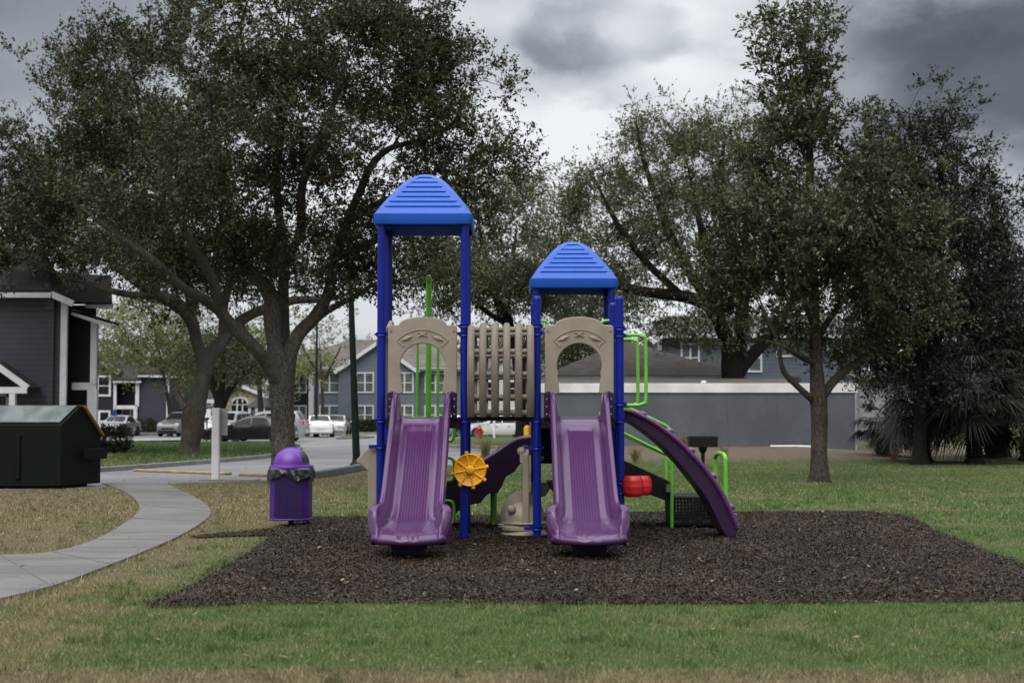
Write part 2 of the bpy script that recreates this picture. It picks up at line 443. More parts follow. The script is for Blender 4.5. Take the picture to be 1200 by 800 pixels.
def vnoise(x, y, seed=0):
    """smooth value noise on numpy arrays"""
    xi = np.floor(x).astype(int); yi = np.floor(y).astype(int); xf = x - xi; yf = y - yi
    xf = xf * xf * (3 - 2 * xf); yf = yf * yf * (3 - 2 * yf)
    def h(a, b):
        v = np.sin(a * 127.1 + b * 311.7 + seed * 74.7) * 43758.5453
        return v - np.floor(v)
    return (h(xi, yi) * (1 - xf) + h(xi + 1, yi) * xf) * (1 - yf) + (h(xi, yi + 1) * (1 - xf) + h(xi + 1, yi + 1) * xf) * yf
# ================================================================== camera, light, sky
cam = bpy.data.cameras.new('camera'); CAM = link(bpy.data.objects.new('camera', cam))
cam.sensor_width = 36.0; cam.lens = F * 36.0 / 1200.0; cam.shift_x = (600.0 - VX) / 1200.0
CAM.location = (0, 0, CH); CAM.rotation_euler = (PI / 2 + PITCH, 0, 0); cam.clip_end = 3000; cam.clip_start = .1
cam.dof.use_dof = True; cam.dof.focus_distance = 17.0; cam.dof.aperture_fstop = 2.8
SC.camera = CAM
SUN_EL, SUN_AZ = math.radians(52), math.radians(205)       # azimuth clockwise from +Y: behind the camera, a little to the left
sl = bpy.data.lights.new('sun', 'SUN'); sl.energy = 1.5; sl.angle = math.radians(55); sl.color = (1, .965, .92)
so = link(bpy.data.objects.new('sun', sl))
sd = Vector((math.sin(SUN_AZ) * math.cos(SUN_EL), math.cos(SUN_AZ) * math.cos(SUN_EL), math.sin(SUN_EL)))
so.rotation_euler = (-sd).to_track_quat('-Z', 'Y').to_euler(); so.location = sd * 60
W = bpy.data.worlds.new('World'); SC.world = W; W.use_nodes = True
t = NT.__new__(NT); t.m = W; t.t = W.node_tree; t.n = t.t.nodes; t.l = t.t.links; t.n.clear()
gen = t.new('ShaderNodeTexCoord').outputs['Generated']; s = t.sep(gen)
sky = t.new('ShaderNodeTexSky', sky_type='NISHITA'); sky.sun_disc = False; sky.sun_elevation = SUN_EL; sky.sun_rotation = SUN_AZ
sky.air_density = 1.0; sky.dust_density = 4.0
# direction flattened onto a cloud deck: x/z, y/z
zc = t.math('MAXIMUM', t.math('ADD', s[2], .10), .04)
dx, dy = t.math('DIVIDE', s[0], zc), t.math('DIVIDE', s[1], zc)
cmb = t.new('ShaderNodeCombineXYZ'); t.link(dx, cmb.inputs[0]); t.link(t.math('MULTIPLY', dy, .8), cmb.inputs[1])
deck = cmb.outputs[0]
big = t.noise(deck, .55, 6, .52, .25); med = t.noise(deck, 1.3, 7, .56, .3)
mp = t.new('ShaderNodeMapping'); mp.inputs['Scale'].default_value = (1, 1, 1.7); t.link(gen, mp.inputs[0])
puff = t.noise(mp.outputs[0], 6.5, 9, .56, .15); puff2 = t.noise(mp.outputs[0], 19.0, 7, .6, .1)
def bank(x, y, rx, ry, amp, soft=.9, wob=3.4):
    """a cloud bank in the direction seen at pixel (x, y): an elliptical patch of sky with a billowed edge"""
    c = (P(x, y, 1000.0) - Vector((0, 0, CH))).normalized()
    ex = t.math('DIVIDE', t.math('SUBTRACT', s[0], c.x), rx / F); ez = t.math('DIVIDE', t.math('SUBTRACT', s[2], c.z), ry / F)
    r = t.math('SQRT', t.math('ADD', t.math('MULTIPLY', ex, ex), t.math('MULTIPLY', ez, ez)))
    r = t.math('ADD', r, t.math('MULTIPLY', t.math('SUBTRACT', puff, .5), wob))
    r = t.math('ADD', r, t.math('MULTIPLY', t.math('SUBTRACT', puff2, .5), .7))
    f = t.smooth(r, 1.0 + soft * .5, 1.0 - soft * .5)
    return t.math('MULTIPLY', t.math('MULTIPLY', f, amp), t.math('GREATER_THAN', s[1], 0.0))
base = t.math('ADD', t.math('MULTIPLY', t.math('SUBTRACT', big, .5), .55), t.math('MULTIPLY', t.math('SUBTRACT', puff, .5), .62))
base = t.math('ADD', base, t.math('MULTIPLY', t.math('SUBTRACT', puff2, .5), .28))
base = t.math('ADD', base, .58)
base = t.math('ADD', base, t.math('MULTIPLY', t.smooth(s[2], .45, .95), .42))       # the zenith of an overcast sky is its brightest part
for args in [(682, 48, 96, 50, -.25, .50, 2.2), (590, 20, 200, 26, .16, 1.2), (640, 130, 130, 60, -.06, 1.2), (1130, 60, 190, 170, -.24, 1.3), (1185, 190, 110, 150, -.10, 1.2), (1010, 40, 90, 60, -.06),
             (20, 20, 170, 130, -.20, 1.3), (620, 230, 130, 120, .26, 1.2), (830, 60, 140, 110, .32, 1.0), (480, 330, 460, 110, .26, 1.2), (900, 330, 340, 90, .20, 1.2), (380, 150, 260, 150, .22, 1.3), (1090, 180, 90, 70, .10, 1.0)]:
    base = t.math('ADD', base, bank(*args))
col = t.ramp(base, [(0.0, (.045, .048, .055)), (.25, (.10, .107, .122)), (.5, (.30, .32, .35)), (.72, (.52, .545, .575)), (1.0, (.76, .785, .81))])
cover = .9
skyc = t.new('ShaderNodeMix', data_type='RGBA', blend_type='MULTIPLY'); skyc.inputs[0].default_value = 1
t.link(sky.outputs[0], skyc.inputs[6]); skyc.inputs[7].default_value = (.10, .10, .10, 1)
mixc = t.mix(cover, skyc.outputs[2], col)
bg = t.new('ShaderNodeBackground'); t.link(mixc, bg.inputs[0])
t.link(t.math('MULTIPLY_ADD', t.smooth(s[2], .30, .75), 1.5, 1.0), bg.inputs[1])
wo = t.new('ShaderNodeOutputWorld'); t.link(bg.outputs[0], wo.inputs[0])
vs = SC.view_settings; vs.view_transform = 'Standard'; vs.look = 'None'; vs.gamma = 1; vs.use_curve_mapping = False; vs.exposure = 0.28
SC.cycles.max_bounces = 6; SC.cycles.transparent_max_bounces = 16; SC.cycles.use_denoising = True

# ================================================================== ground
MULCH = [tuple(G(x, y).xy) for x, y in spline([(180, 711), (300, 708.5), (450, 707), (600, 709), (800, 708.5), (1000, 707), (1260, 703), (1255, 684), (1160, 648), (1100, 624), (1045, 602.5),
         (860, 601), (650, 603), (500, 606), (400, 607), (350, 610), (315, 632), (268, 663), (222, 689)], 5, True)]
STRIP = [tuple(G(x, y).xy) for x, y in [(222, 630), (250, 626.5), (300, 622), (352, 617), (352, 625), (320, 628), (270, 629), (235, 631)]]
PATH = [tuple(G(x, y).xy) for x, y in spline([(-260, 790), (-60, 722), (0, 705), (60, 690), (130, 664), (200, 635), (238, 613), (247, 601), (237, 589), (212, 576), (194, 567)], 5)
        + spline([(119, 567), (146, 577), (163, 593), (154, 609), (112, 634), (60, 649), (0, 653), (-120, 656), (-420, 668)], 5)]
ROAD = [tuple(G(x, y).xy) for x, y in [(-700, 583), (-200, 577), (115, 572), (200, 566.5), (300, 564), (360, 559), (455, 546), (530, 545), (585, 535), (600, 531), (622, 524.5)]] + [(2.0, 72), (4.5, 90), (4.5, 116), (-48, 116), (-60, 60)]
gx = np.unique(np.concatenate([np.linspace(-420, -40, 14), np.linspace(-40, 40, 81), np.linspace(40, 420, 14)]))
gy = np.unique(np.concatenate([np.linspace(-60, 4, 8), np.linspace(4, 70, 100), np.linspace(70, 900, 26)]))
XX, YY = np.meshgrid(gx, gy)
def ground_z(x, y):
    x = np.asarray(x, float); y = np.asarray(y, float)
    sm = lambda v, a, b: np.clip((v - a) / (b - a), 0, 1) ** 2 * (3 - 2 * np.clip((v - a) / (b - a), 0, 1))
    b = sm(y, 43, 51) * (1 - sm(y, 60, 66)) * sm(x, 1.6, 4.0) * (1 - .75 * sm(x, 10.5, 15))
    return b * (.26 + .12 * (vnoise(x * .8, y * .8, 3) - .5))
ZZ = ground_z(XX, YY)
nx, ny = len(gx), len(gy)
idx = np.arange(nx * ny).reshape(ny, nx)
fc = np.stack([idx[:-1, :-1], idx[:-1, 1:], idx[1:, 1:], idx[1:, :-1]], -1).reshape(-1, 4)
tag(np_mesh('ground', np.stack([XX, YY, ZZ], -1).reshape(-1, 3), fc, 'lawn', smooth=True), kind='structure')
def sheet(name, poly, z, m, kind='structure', thick=None):
    b = MB(); b.face([(x, y, z) for x, y in poly])
    if thick:
        n = len(poly)
        for i in range(n):
            a, c = poly[i], poly[(i + 1) % n]; b.quad((a[0], a[1], z - thick), (c[0], c[1], z - thick), (c[0], c[1], z), (a[0], a[1], z))
    return tag(b.build(name, m), kind=kind)
sheet('road', ROAD, .006, 'asphalt')
# concrete path: a ribbon cut into slabs by joints
tt = nmat('path_concrete'); p = tt.pos(True); sp = tt.sep(p)
n1 = tt.noise(p, .6, 6, .65); n2 = tt.noise(p, 7, 5, .7); mpp = tt.new('ShaderNodeMapping'); mpp.inputs['Rotation'].default_value = (0, 0, .5); mpp.inputs['Scale'].default_value = (.25, 2.2, 1); tt.link(p, mpp.inputs[0])
st = tt.noise(mpp.outputs[0], 1.6, 5, .65)
cc = tt.mix(tt.smooth(n1, .3, .7), (.098, .093, .089), (.170, .162, .154)); cc = tt.mix(tt.math('MULTIPLY', tt.smooth(st, .46, .66), .75), cc, (.075, .070, .066)); cc = tt.mix(tt.math('MULTIPLY', n2, .45), cc, (.16, .145, .13)); cc = tt.mix(tt.smooth(tt.noise(p, 3.1, 6, .7), .60, .72), cc, (.085, .078, .07))
bb = tt.bsdf(Base_Color=cc, Roughness=.9); tt.link(tt.bump(n2, .4, .01), bb.inputs['Normal']); tt.out(bb.outputs[0])
sheet('path', PATH, .03, 'path_concrete', thick=.06)
jb = MB(); mat('path_joint', (.13, .122, .115), (.085, .08, .075), 6, .95)
for (xa, ya), (xb, yb) in [((163, 593), (247, 601)), ((154, 609), (238, 613)), ((112, 634), (200, 635)), ((60, 649), (130, 664)), ((0, 653), (60, 690)), ((148, 578), (214, 577))]:
    a, c = G(xa, ya), G(xb, yb); a.z = c.z = .031; jb.beam(a, c, .014, .004)
tag(jb.build('path_joints', 'path_joint'), kind='structure')
# raised grass islands in the car park with concrete kerbs
def island(px, name='grass_island', h=.12):
    poly = [tuple(v[:2]) for v in px]
    sheet(name, poly, h, 'lawn')
    kb = MB(); n = len(poly); k = .16
    for i in range(n):
        a, c = Vector((*poly[i], 0)), Vector((*poly[(i + 1) % n], 0)); d = (c - a)
        if d.length < .01: continue
        d.normalize(); kb.beam(a - d * .05 + Vector((0, 0, h / 2 + .006)), c + d * .05 + Vector((0, 0, h / 2 + .006)), k, h + .012)
    return tag(kb.build(name.replace('grass_island', 'island_kerb'), 'kerb_concrete', bevel=.02), kind='structure')
ISL1 = [G(x, y) for x, y in spline([(-300, 560), (50, 556), (115, 553), (200, 546.5), (305, 537.5), (342, 531), (352, 526), (340, 522), (300, 520.5), (60, 521), (-200, 523)], 3)]
island(ISL1)
island([G(x, y) for x, y in spline([(524, 523.5), (560, 525), (605, 525), (632, 520), (632, 514), (600, 508.5), (560, 510), (535, 515)], 3, True)])
island([G(x, y) for x, y in [(395, 514.5), (425, 514), (437, 513), (420, 511), (404, 511.5)]])
island([Vector((-62, 93, 0)), Vector((-28, 93, 0)), Vector((-26, 111, 0)), Vector((-62, 113, 0))])
island([Vector((-19, 111, 0)), Vector((4, 111, 0)), Vector((6, 119.0, 0)), Vector((-19, 119.0, 0))])
sheet('parking_walk', [tuple(G(x, y).xy) for x, y in [(140, 519.5), (232, 517.5), (232, 514.5), (140, 516.5)]], .127, 'concrete')
# kerbs along the near side
kb = MB(); a, c = G(366, 560.5), G(462, 544.5); kb.beam(a + Vector((0, 0, .075)), c + Vector((0, 0, .11)), .24, .16)
tag(kb.build('timber_edging', 'timber_grey', bevel=.02), 'long grey timber beam edging the car park beside the leaning dark pole', 'edging')
for (xa, ya, xb, yb), lab in (((160, 552.3, 268, 556.6), 'long yellow painted kerb on the asphalt left of the white post, reaching past it'), ((283, 557.6, 322, 558.6), 'short yellow painted kerb on the asphalt just left of the purple bin')):
    kb = MB(); a, c = G(xa, ya), G(xb, yb); kb.beam(a + Vector((0, 0, .04)), c + Vector((0, 0, .04)), .26, .07)
    tag(kb.build('yellow_kerb', 'yellow_paint', bevel=.03, org=a), lab, 'kerb')
kb = MB(); a, c = G(524, 524.2), G(585, 525.6); kb.beam(a + Vector((0, 0, .07)), c + Vector((0, 0, .07)), .2, .14)
tag(kb.build('yellow_kerb', 'yellow_paint', bevel=.03, org=a), 'faded yellow kerb at the tip of the grass island under the slat bridge', 'kerb')
# mulch bed
x0, x1 = min(p[0] for p in MULCH), max(p[0] for p in MULCH); y0, y1 = min(p[1] for p in MULCH), max(p[1] for p in MULCH)
mx_, my_ = np.arange(x0 - .1, x1 + .1, .09), np.arange(y0 - .1, y1 + .1, .09)
MX, MY = np.meshgrid(mx_, my_); ins = inpoly(MX, MY, MULCH); D = polydist(MX, MY, MULCH); D = np.where(ins, D, -D)
def mulch_h(d, x, y):
    return np.clip(d + .05, 0, .30) / .30 * .045 - .012 + .018 * (vnoise(x * 5, y * 5, 1) - .5) + .05 * (vnoise(x * 1.3, y * 1.3, 2) - .5) * np.clip(d, 0, 1) - .035 * (np.exp(-((x + 1.05) ** 2 + (y - 14.0) ** 2) / .35) + np.exp(-((x - .82) ** 2 + (y - 14.0) ** 2) / .35))
MZ = mulch_h(D, MX, MY); n_x, n_y = len(mx_), len(my_); ii = np.arange(n_x * n_y).reshape(n_y, n_x)
ok = (D[:-1, :-1] > -.1) & (D[1:, 1:] > -.1) & (D[:-1, 1:] > -.1) & (D[1:, :-1] > -.1)
fc = np.stack([ii[:-1, :-1], ii[:-1, 1:], ii[1:, 1:], ii[1:, :-1]], -1)[ok]
tag(np_mesh('mulch_bed', np.stack([MX, MY, MZ], -1).reshape(-1, 3), fc, 'mulch_soil', smooth=True), kind='structure')
sheet('mulch_trail', STRIP, .018, 'mulch_soil')
def quads(C, U, Vv):
    """rhombus-like quads from centres, half-axes"""
    V = np.stack([C - U, C - Vv, C + U, C + Vv], 1).reshape(-1, 3); n = len(C)
    return V, np.arange(n * 4).reshape(n, 4)
def scatter_in(poly, n, wy=None):
    xs = [p[0] for p in poly]; ys = [p[1] for p in poly]
    u = RNG.random(n); Y = min(ys) + (max(ys) - min(ys)) * (u if wy is None else u ** wy)
    X = min(xs) + RNG.random(n) * (max(xs) - min(xs)); k = inpoly(X, Y, poly); return X[k], Y[k]
CX, CY = scatter_in(MULCH, 260000, 1.3)
CX2, CY2 = scatter_in(STRIP, 9000)
ex = RNG.integers(0, len(MULCH), 5000); fr = RNG.random(5000)                      # chips spilled over the border
MA = np.array(MULCH); E = MA[ex] + (MA[(ex + 1) % len(MA)] - MA[ex]) * fr[:, None] + RNG.normal(0, .07, (5000, 2))
CX, CY = np.concatenate([CX, CX2, E[:, 0]]), np.concatenate([CY, CY2, E[:, 1]])
dd = polydist(CX, CY, MULCH); dd = np.where(inpoly(CX, CY, MULCH), dd, -.02)
CZ = np.maximum(mulch_h(dd, CX, CY), .012) + RNG.random(len(CX)) * .016
n = len(CX); a = RNG.random(n) * 2 * PI; ti = RNG.normal(0, .45, n); L = .008 + RNG.random(n) ** 2.5 * .032; w = .0035 + RNG.random(n) * .006; ro = RNG.normal(0, .5, n)
U = np.stack([np.cos(a) * np.cos(ti), np.sin(a) * np.cos(ti), np.sin(ti)], -1) * L[:, None]
Vv = np.stack([-np.sin(a) * np.cos(ro), np.cos(a) * np.cos(ro), np.sin(ro)], -1) * w[:, None]
V, fc = quads(np.stack([CX, CY, CZ], -1), U, Vv)
rv = np.clip(RNG.random(n) ** 1.5 * .7 + .25 * (vnoise(CX * 2.2, CY * 2.2, 6) - .5), 0, 1); rv[RNG.random(n) < .035] = 1.2
tag(np_mesh('mulch_chips', V, fc, 'chip_mulch', rnd=rv), kind='stuff')
# grass blades
def blades(X, Y, H, Wd, z0=0.0, lean=.5):
    n = len(X); a = RNG.random(n) * 2 * PI; b = RNG.random(n) * 2 * PI; l = RNG.random(n) * lean * H
    base = np.stack([X, Y, np.full(n, z0) if np.isscalar(z0) else z0], -1)
    w = np.stack([np.cos(a), np.sin(a), np.zeros(n)], -1) * Wd[:, None]
    tip = base + np.stack([np.cos(b) * l, np.sin(b) * l, H], -1)
    V = np.stack([base - w, base + w, tip], 1).reshape(-1, 3)
    return V, np.arange(n * 3).reshape(n, 3)
def lawn_pts(n, ya, yb, xa, xb, pw=1.0):
    Y = ya + (yb - ya) * RNG.random(n) ** pw; half = Y * 760 / F + 1.0
    X = (RNG.random(n) * 2 - 1) * (half + .6); X = np.clip(X, xa, xb) if False else X
    k = (X > xa) & (X < xb) & ~inpoly(X, Y, MULCH) & ~inpoly(X, Y, PATH) & ~inpoly(X, Y, ROAD) & ~inpoly(X, Y, STRIP)
    return X[k], Y[k]
Vs, Fs, Rs, off = [], [], [], 0
for n, ya, yb, h, w, pw in ((560000, 7.6, 12.6, .036, .0019, 1.0), (330000, 11.6, 22.0, .036, .0030, 1.0), (400000, 20.0, 46.0, .045, .0055, 1.25)):
    X, Y = lawn_pts(n, ya, yb, -40, 40, pw); cl = vnoise(X * 3, Y * 3, 5)
    cl = np.clip(.55 * cl + .75 * vnoise(X * 11, Y * 8, 12) - .15, 0, 1); k = RNG.random(len(X)) < .15 + .95 * cl; X, Y, cl = X[k], Y[k], cl[k]
    H = h * (.35 + RNG.random(len(X)) * .9) * (.55 + .8 * cl); Wd = w * (.6 + RNG.random(len(X)) * .8)
    V, f = blades(X, Y, H, Wd, ground_z(X, Y) - .002, 1.3); Vs.append(V); Fs.append(f + off); off += len(V); Rs.append(RNG.random(len(f)))
# taller stems along the mulch border and the path edge
E = MA[ex[:3500]] + (MA[(ex[:3500] + 1) % len(MA)] - MA[ex[:3500]]) * RNG.random(3500)[:, None] + RNG.normal(0, .05, (3500, 2))
k = ~inpoly(E[:, 0], E[:, 1], MULCH); E = E[k]; V, f = blades(E[:, 0], E[:, 1], .03 + .06 * RNG.random(len(E)), np.full(len(E), .003), -.002, 1.2); Vs.append(V); Fs.append(f + off); off += len(V); Rs.append(RNG.random(len(f)) * .7)
PA = np.array(PATH); e2 = RNG.integers(0, len(PATH) - 1, 3000); E = PA[e2] + (PA[e2 + 1] - PA[e2]) * RNG.random(3000)[:, None] + RNG.normal(0, .05, (3000, 2)); k = ~inpoly(E[:, 0], E[:, 1], PATH); E = E[k]
V, f = blades(E[:, 0], E[:, 1], .03 + .05 * RNG.random(len(E)), np.full(len(E), .004), -.002, 1.2); Vs.append(V); Fs.append(f + off); off += len(V); Rs.append(RNG.random(len(f)))
# weeds and taller tufts scattered over the lawn
wx, wy = lawn_pts(900, 7.8, 30.0, -40, 40, 1.2); wx = np.repeat(wx, 26) + RNG.normal(0, .045, len(wx) * 26); wy = np.repeat(wy, 26) + RNG.normal(0, .035, len(wy) * 26)
k = ~inpoly(wx, wy, MULCH) & ~inpoly(wx, wy, PATH); wx, wy = wx[k], wy[k]
V, f = blades(wx, wy, .035 + .06 * RNG.random(len(wx)), .0025 + .003 * RNG.random(len(wx)), -.002, 1.1); Vs.append(V); Fs.append(f + off); off += len(V); Rs.append(RNG.random(len(f)) * .42)
# islands
IP = [tuple(v[:2]) for v in ISL1]; X, Y = scatter_in(IP, 70000, 1.0); k = np.abs(X) < Y * .42; X, Y = X[k], Y[k]
V, f = blades(X, Y, .04 + .06 * RNG.random(len(X)), np.full(len(X), .014), .12, 1.0); Vs.append(V); Fs.append(f + off); off += len(V); Rs.append(RNG.random(len(f)) * .6)
tag(np_mesh('grass', np.concatenate(Vs), np.concatenate(Fs), 'grass_blade', rnd=np.concatenate(Rs), per=3), kind='stuff')
# fallen oak leaves on lawn, path and mulch
X = (RNG.random(2600) * 2 - 1) * 13; Y = 8 + RNG.random(2600) * 34; k = (np.abs(X) < Y * .4); X, Y = X[k], Y[k]; n = len(X)
a = RNG.random(n) * 2 * PI; C = np.stack([X, Y, np.where(inpoly(X, Y, PATH), .036, np.where(inpoly(X, Y, MULCH), .06, .025)) + ground_z(X, Y)], -1)
U = np.stack([np.cos(a), np.sin(a), RNG.normal(0, .3, n)], -1) * (.018 + .015 * RNG.random(n))[:, None]; Vv = np.stack([-np.sin(a), np.cos(a), RNG.normal(0, .3, n)], -1) * .011
V, fc = quads(C, U, Vv); tag(np_mesh('fallen_leaves', V, fc, 'leaf_dry', rnd=RNG.random(n)), kind='stuff')
# dry stalks at the left tip of the mulch
b = MB(); r_ = random.Random(5)
c0 = G(255, 703)
b.ball(c0, .04, 8, 5, (1.6, 1, .4))
for i in range(26):
    q = c0 + Vector((r_.uniform(-.35, .35), r_.uniform(-.25, .25), .02)); h = r_.uniform(.04, .17); l = Vector((r_.uniform(-.12, .12), r_.uniform(-.05, .05), h))
    b.tube([q, q + l * .5 + Vector((r_.uniform(-.02, .02), 0, .01)), q + l], [.004, .003, .001], 4)
tag(b.build('dry_grass_clump', 'leaf_dry', org=c0), 'dry straw-coloured stalks at the left tip of the mulch bed', 'grass clump')
# ================================================================== playground
Y0 = 17.0
PG = thing('playground_structure', 'blue, purple and tan play structure with two roofed towers and slides standing on dark mulch', 'playground structure', (-.1, Y0, 0))
def X17(x): return (x - VX) / 98.06
def Z17(y): return CH + (HORIZ - y) / 98.06
LX0, LX1, RX0, RX1 = -1.545, -.548, .318, 1.310           # post lines of the two towers
RD0, RD1 = 2.15, 3.15                                     # depth of the rear roofed bay
def post(x, y, top, clamps, capped):
    b = MB(); r = .0485; z0 = -.05
    if capped: prof = [(0, z0), (r, z0), (r, top - .06), (r * 1.06, top - .058), (r * 1.06, top - .035), (r * .95, top - .012), (r * .6, top), (0, top + .003)]
    else: prof = [(0, z0), (r, z0), (r, top), (0, top)]
    b.lathe(prof, (x, y, 0), 20); o = b.build('post', 'blue_post', PG)
    for z in clamps:
        c = MB(); c.lathe([(r + .001, z - .028), (r + .016, z - .024), (r + .016, z - .006), (r + .010, z), (r + .016, z + .006), (r + .016, z + .024), (r + .001, z + .028)], (x, y, 0), 20)
        for k in range(2): c.lathe([(0, -.02), (.012, -.02), (.012, .02), (0, .02)], (x + (-1) ** k * (r + .022), y - .02, z), 8, 'Y')
        c.build('clamp', 'blue_post', o)
    return o
ZD = 1.47
for x in (LX0, LX1):
    for y in (0, 1.0): post(x, Y0 + y, 3.83, (2.56, 2.46, 1.43) if x > -1 else (2.46, 1.43, 1.12), False)
for x in (RX0, RX1):
    post(x, Y0, 2.92, (2.56, 2.47, 1.43, 1.11, .155) if x < 1 else (2.53, 2.45, 1.63, 1.43, .70, .58), True)
    post(x + (-.01), Y0 + 1.0, 2.92, (2.45, 1.43), True)
for x in (RX0 + .03, RX1 + .06):
    for y in (RD0, RD1): post(x, Y0 + y, 3.27, (2.2, .98), False)

def roof(cx, cy, eave, half=.585, band=.105, rise=.565):
    b = MB(); per = 25; cor = 5; rc = .10
    # ring template: rounded square, each point with (ux, uy, side parameter)
    def ring(hw, z, inset, pw):
        vs = []; rr = min(rc * (.5 + .5 * pw), hw * .6)
        for q in range(4):
            R = Matrix.Rotation(q * PI / 2, 2)
            for k in range(per):
                tpar = -1 + 2 * k / (per - 1); x = tpar * (hw - rr); y = -hw + (inset if abs(tpar) < .955 - .10 * pw else 0)
                v = R @ Vector((x, y)); vs.append((cx + v.x, cy + v.y, z))
            for k in range(1, cor):
                a = -PI / 2 + (PI / 2) * k / cor; v = R @ Vector((hw - rr + rr * math.cos(a), -hw + rr + rr * math.sin(a))); vs.append((cx + v.x, cy + v.y, z))
        return vs
    prof = [(1.0, -.02), (1.012, 0), (1.012, band), (.985, band + .012)]
    rings = [ring(half * f, eave + z, 0, 0) for f, z in prof]
    curve = [(.965, .05), (.885, .19), (.758, .375), (.622, .56), (.50, .715), (.372, .845), (.262, .925), (.165, .97)]
    def cw(tt):
        for (w0, t0), (w1, t1) in zip(curve, curve[1:]):
            if tt <= t1: return w0 + (w1 - w0) * (tt - t0) / (t1 - t0)
        return curve[-1][0]
    laps = [.06 + i * .118 for i in range(8)]
    zb = eave + band
    for i in range(len(laps) - 1):
        a, c = laps[i], laps[i + 1]
        for f_, ins in ((a + .001, .000), (a + .45 * (c - a), .004), (c - .016, .013), (c - .005, .026)):
            rings.append(ring(half * cw(f_), zb + rise * f_, ins if i < 7 else 0, f_))
    for tt in (.90, .93, .955, .97): rings.append(ring(half * cw(tt), zb + rise * tt, 0, 1))
    for w_, tt in ((.10, .985), (.05, .996)): rings.append(ring(half * w_, zb + rise * tt, 0, 1))
    n = len(rings[0]); vs = [v for r in rings for v in r]; fs = []
    for i in range(len(rings) - 1):
        for k in range(n): fs.append((i * n + k, i * n + (k + 1) % n, (i + 1) * n + (k + 1) % n, (i + 1) * n + k))
    fs.append(tuple((len(rings) - 1) * n + k for k in range(n)))
    b.add(vs, fs, True)
    # hollow underside
    inner = [ring(half * .97, eave - .02, 0, 0), ring(half * .93, eave + band, 0, 0), ring(half * .5, eave + band + .2, 0, 0)]
    vs = [v for r in inner for v in r] ; base = rings[0]; vs = base + vs; fs = []
    for i in range(3):
        for k in range(n): fs.append((i * n + k, (i + 1) * n + k, (i + 1) * n + (k + 1) % n, i * n + (k + 1) % n))
    fs.append(tuple(3 * n + k for k in range(n))); b.add(vs, fs, True)
    return b.build('roof', 'blue_roof', PG, smooth_angle=28)
roof((LX0 + LX1) / 2, Y0 + .5, 3.80); roof((RX0 + RX1) / 2 + .045, Y0 + (RD0 + RD1) / 2, 3.228)

# decks
def deck(x0, x1, y0, y1, z):
    b = MB(); b.box(x0, x1, y0, y1, z - .05, z); b.box(x0, x1, y0, y0 + .04, z - .13, z - .05); b.box(x0, x1, y1 - .04, y1, z - .13, z - .05)
    b.box(x0, x0 + .04, y0 + .04, y1 - .04, z - .13, z - .05); b.box(x1 - .04, x1, y0 + .04, y1 - .04, z - .13, z - .05)
    return b.build('deck', 'black_deck', PG, bevel=.006)
deck(LX0 + .055, LX1 - .055, Y0 - .03, Y0 + 1.03, ZD); deck(RX0 + .055, RX1 - .055, Y0 - .03, Y0 + 1.03, ZD)
deck(RX0 + .055, RX1 - .055, Y0 + 1.05, Y0 + 2.06, ZD - .24); deck(RX0 + .085, RX1 - .085, Y0 + 2.08, Y0 + 3.17, .98)
b = MB(); b.box(RX0 + .06, RX1 - .06, Y0 + 1.032, Y0 + 1.048, .95, ZD - .02); b.build('deck_riser', 'black_deck', PG)

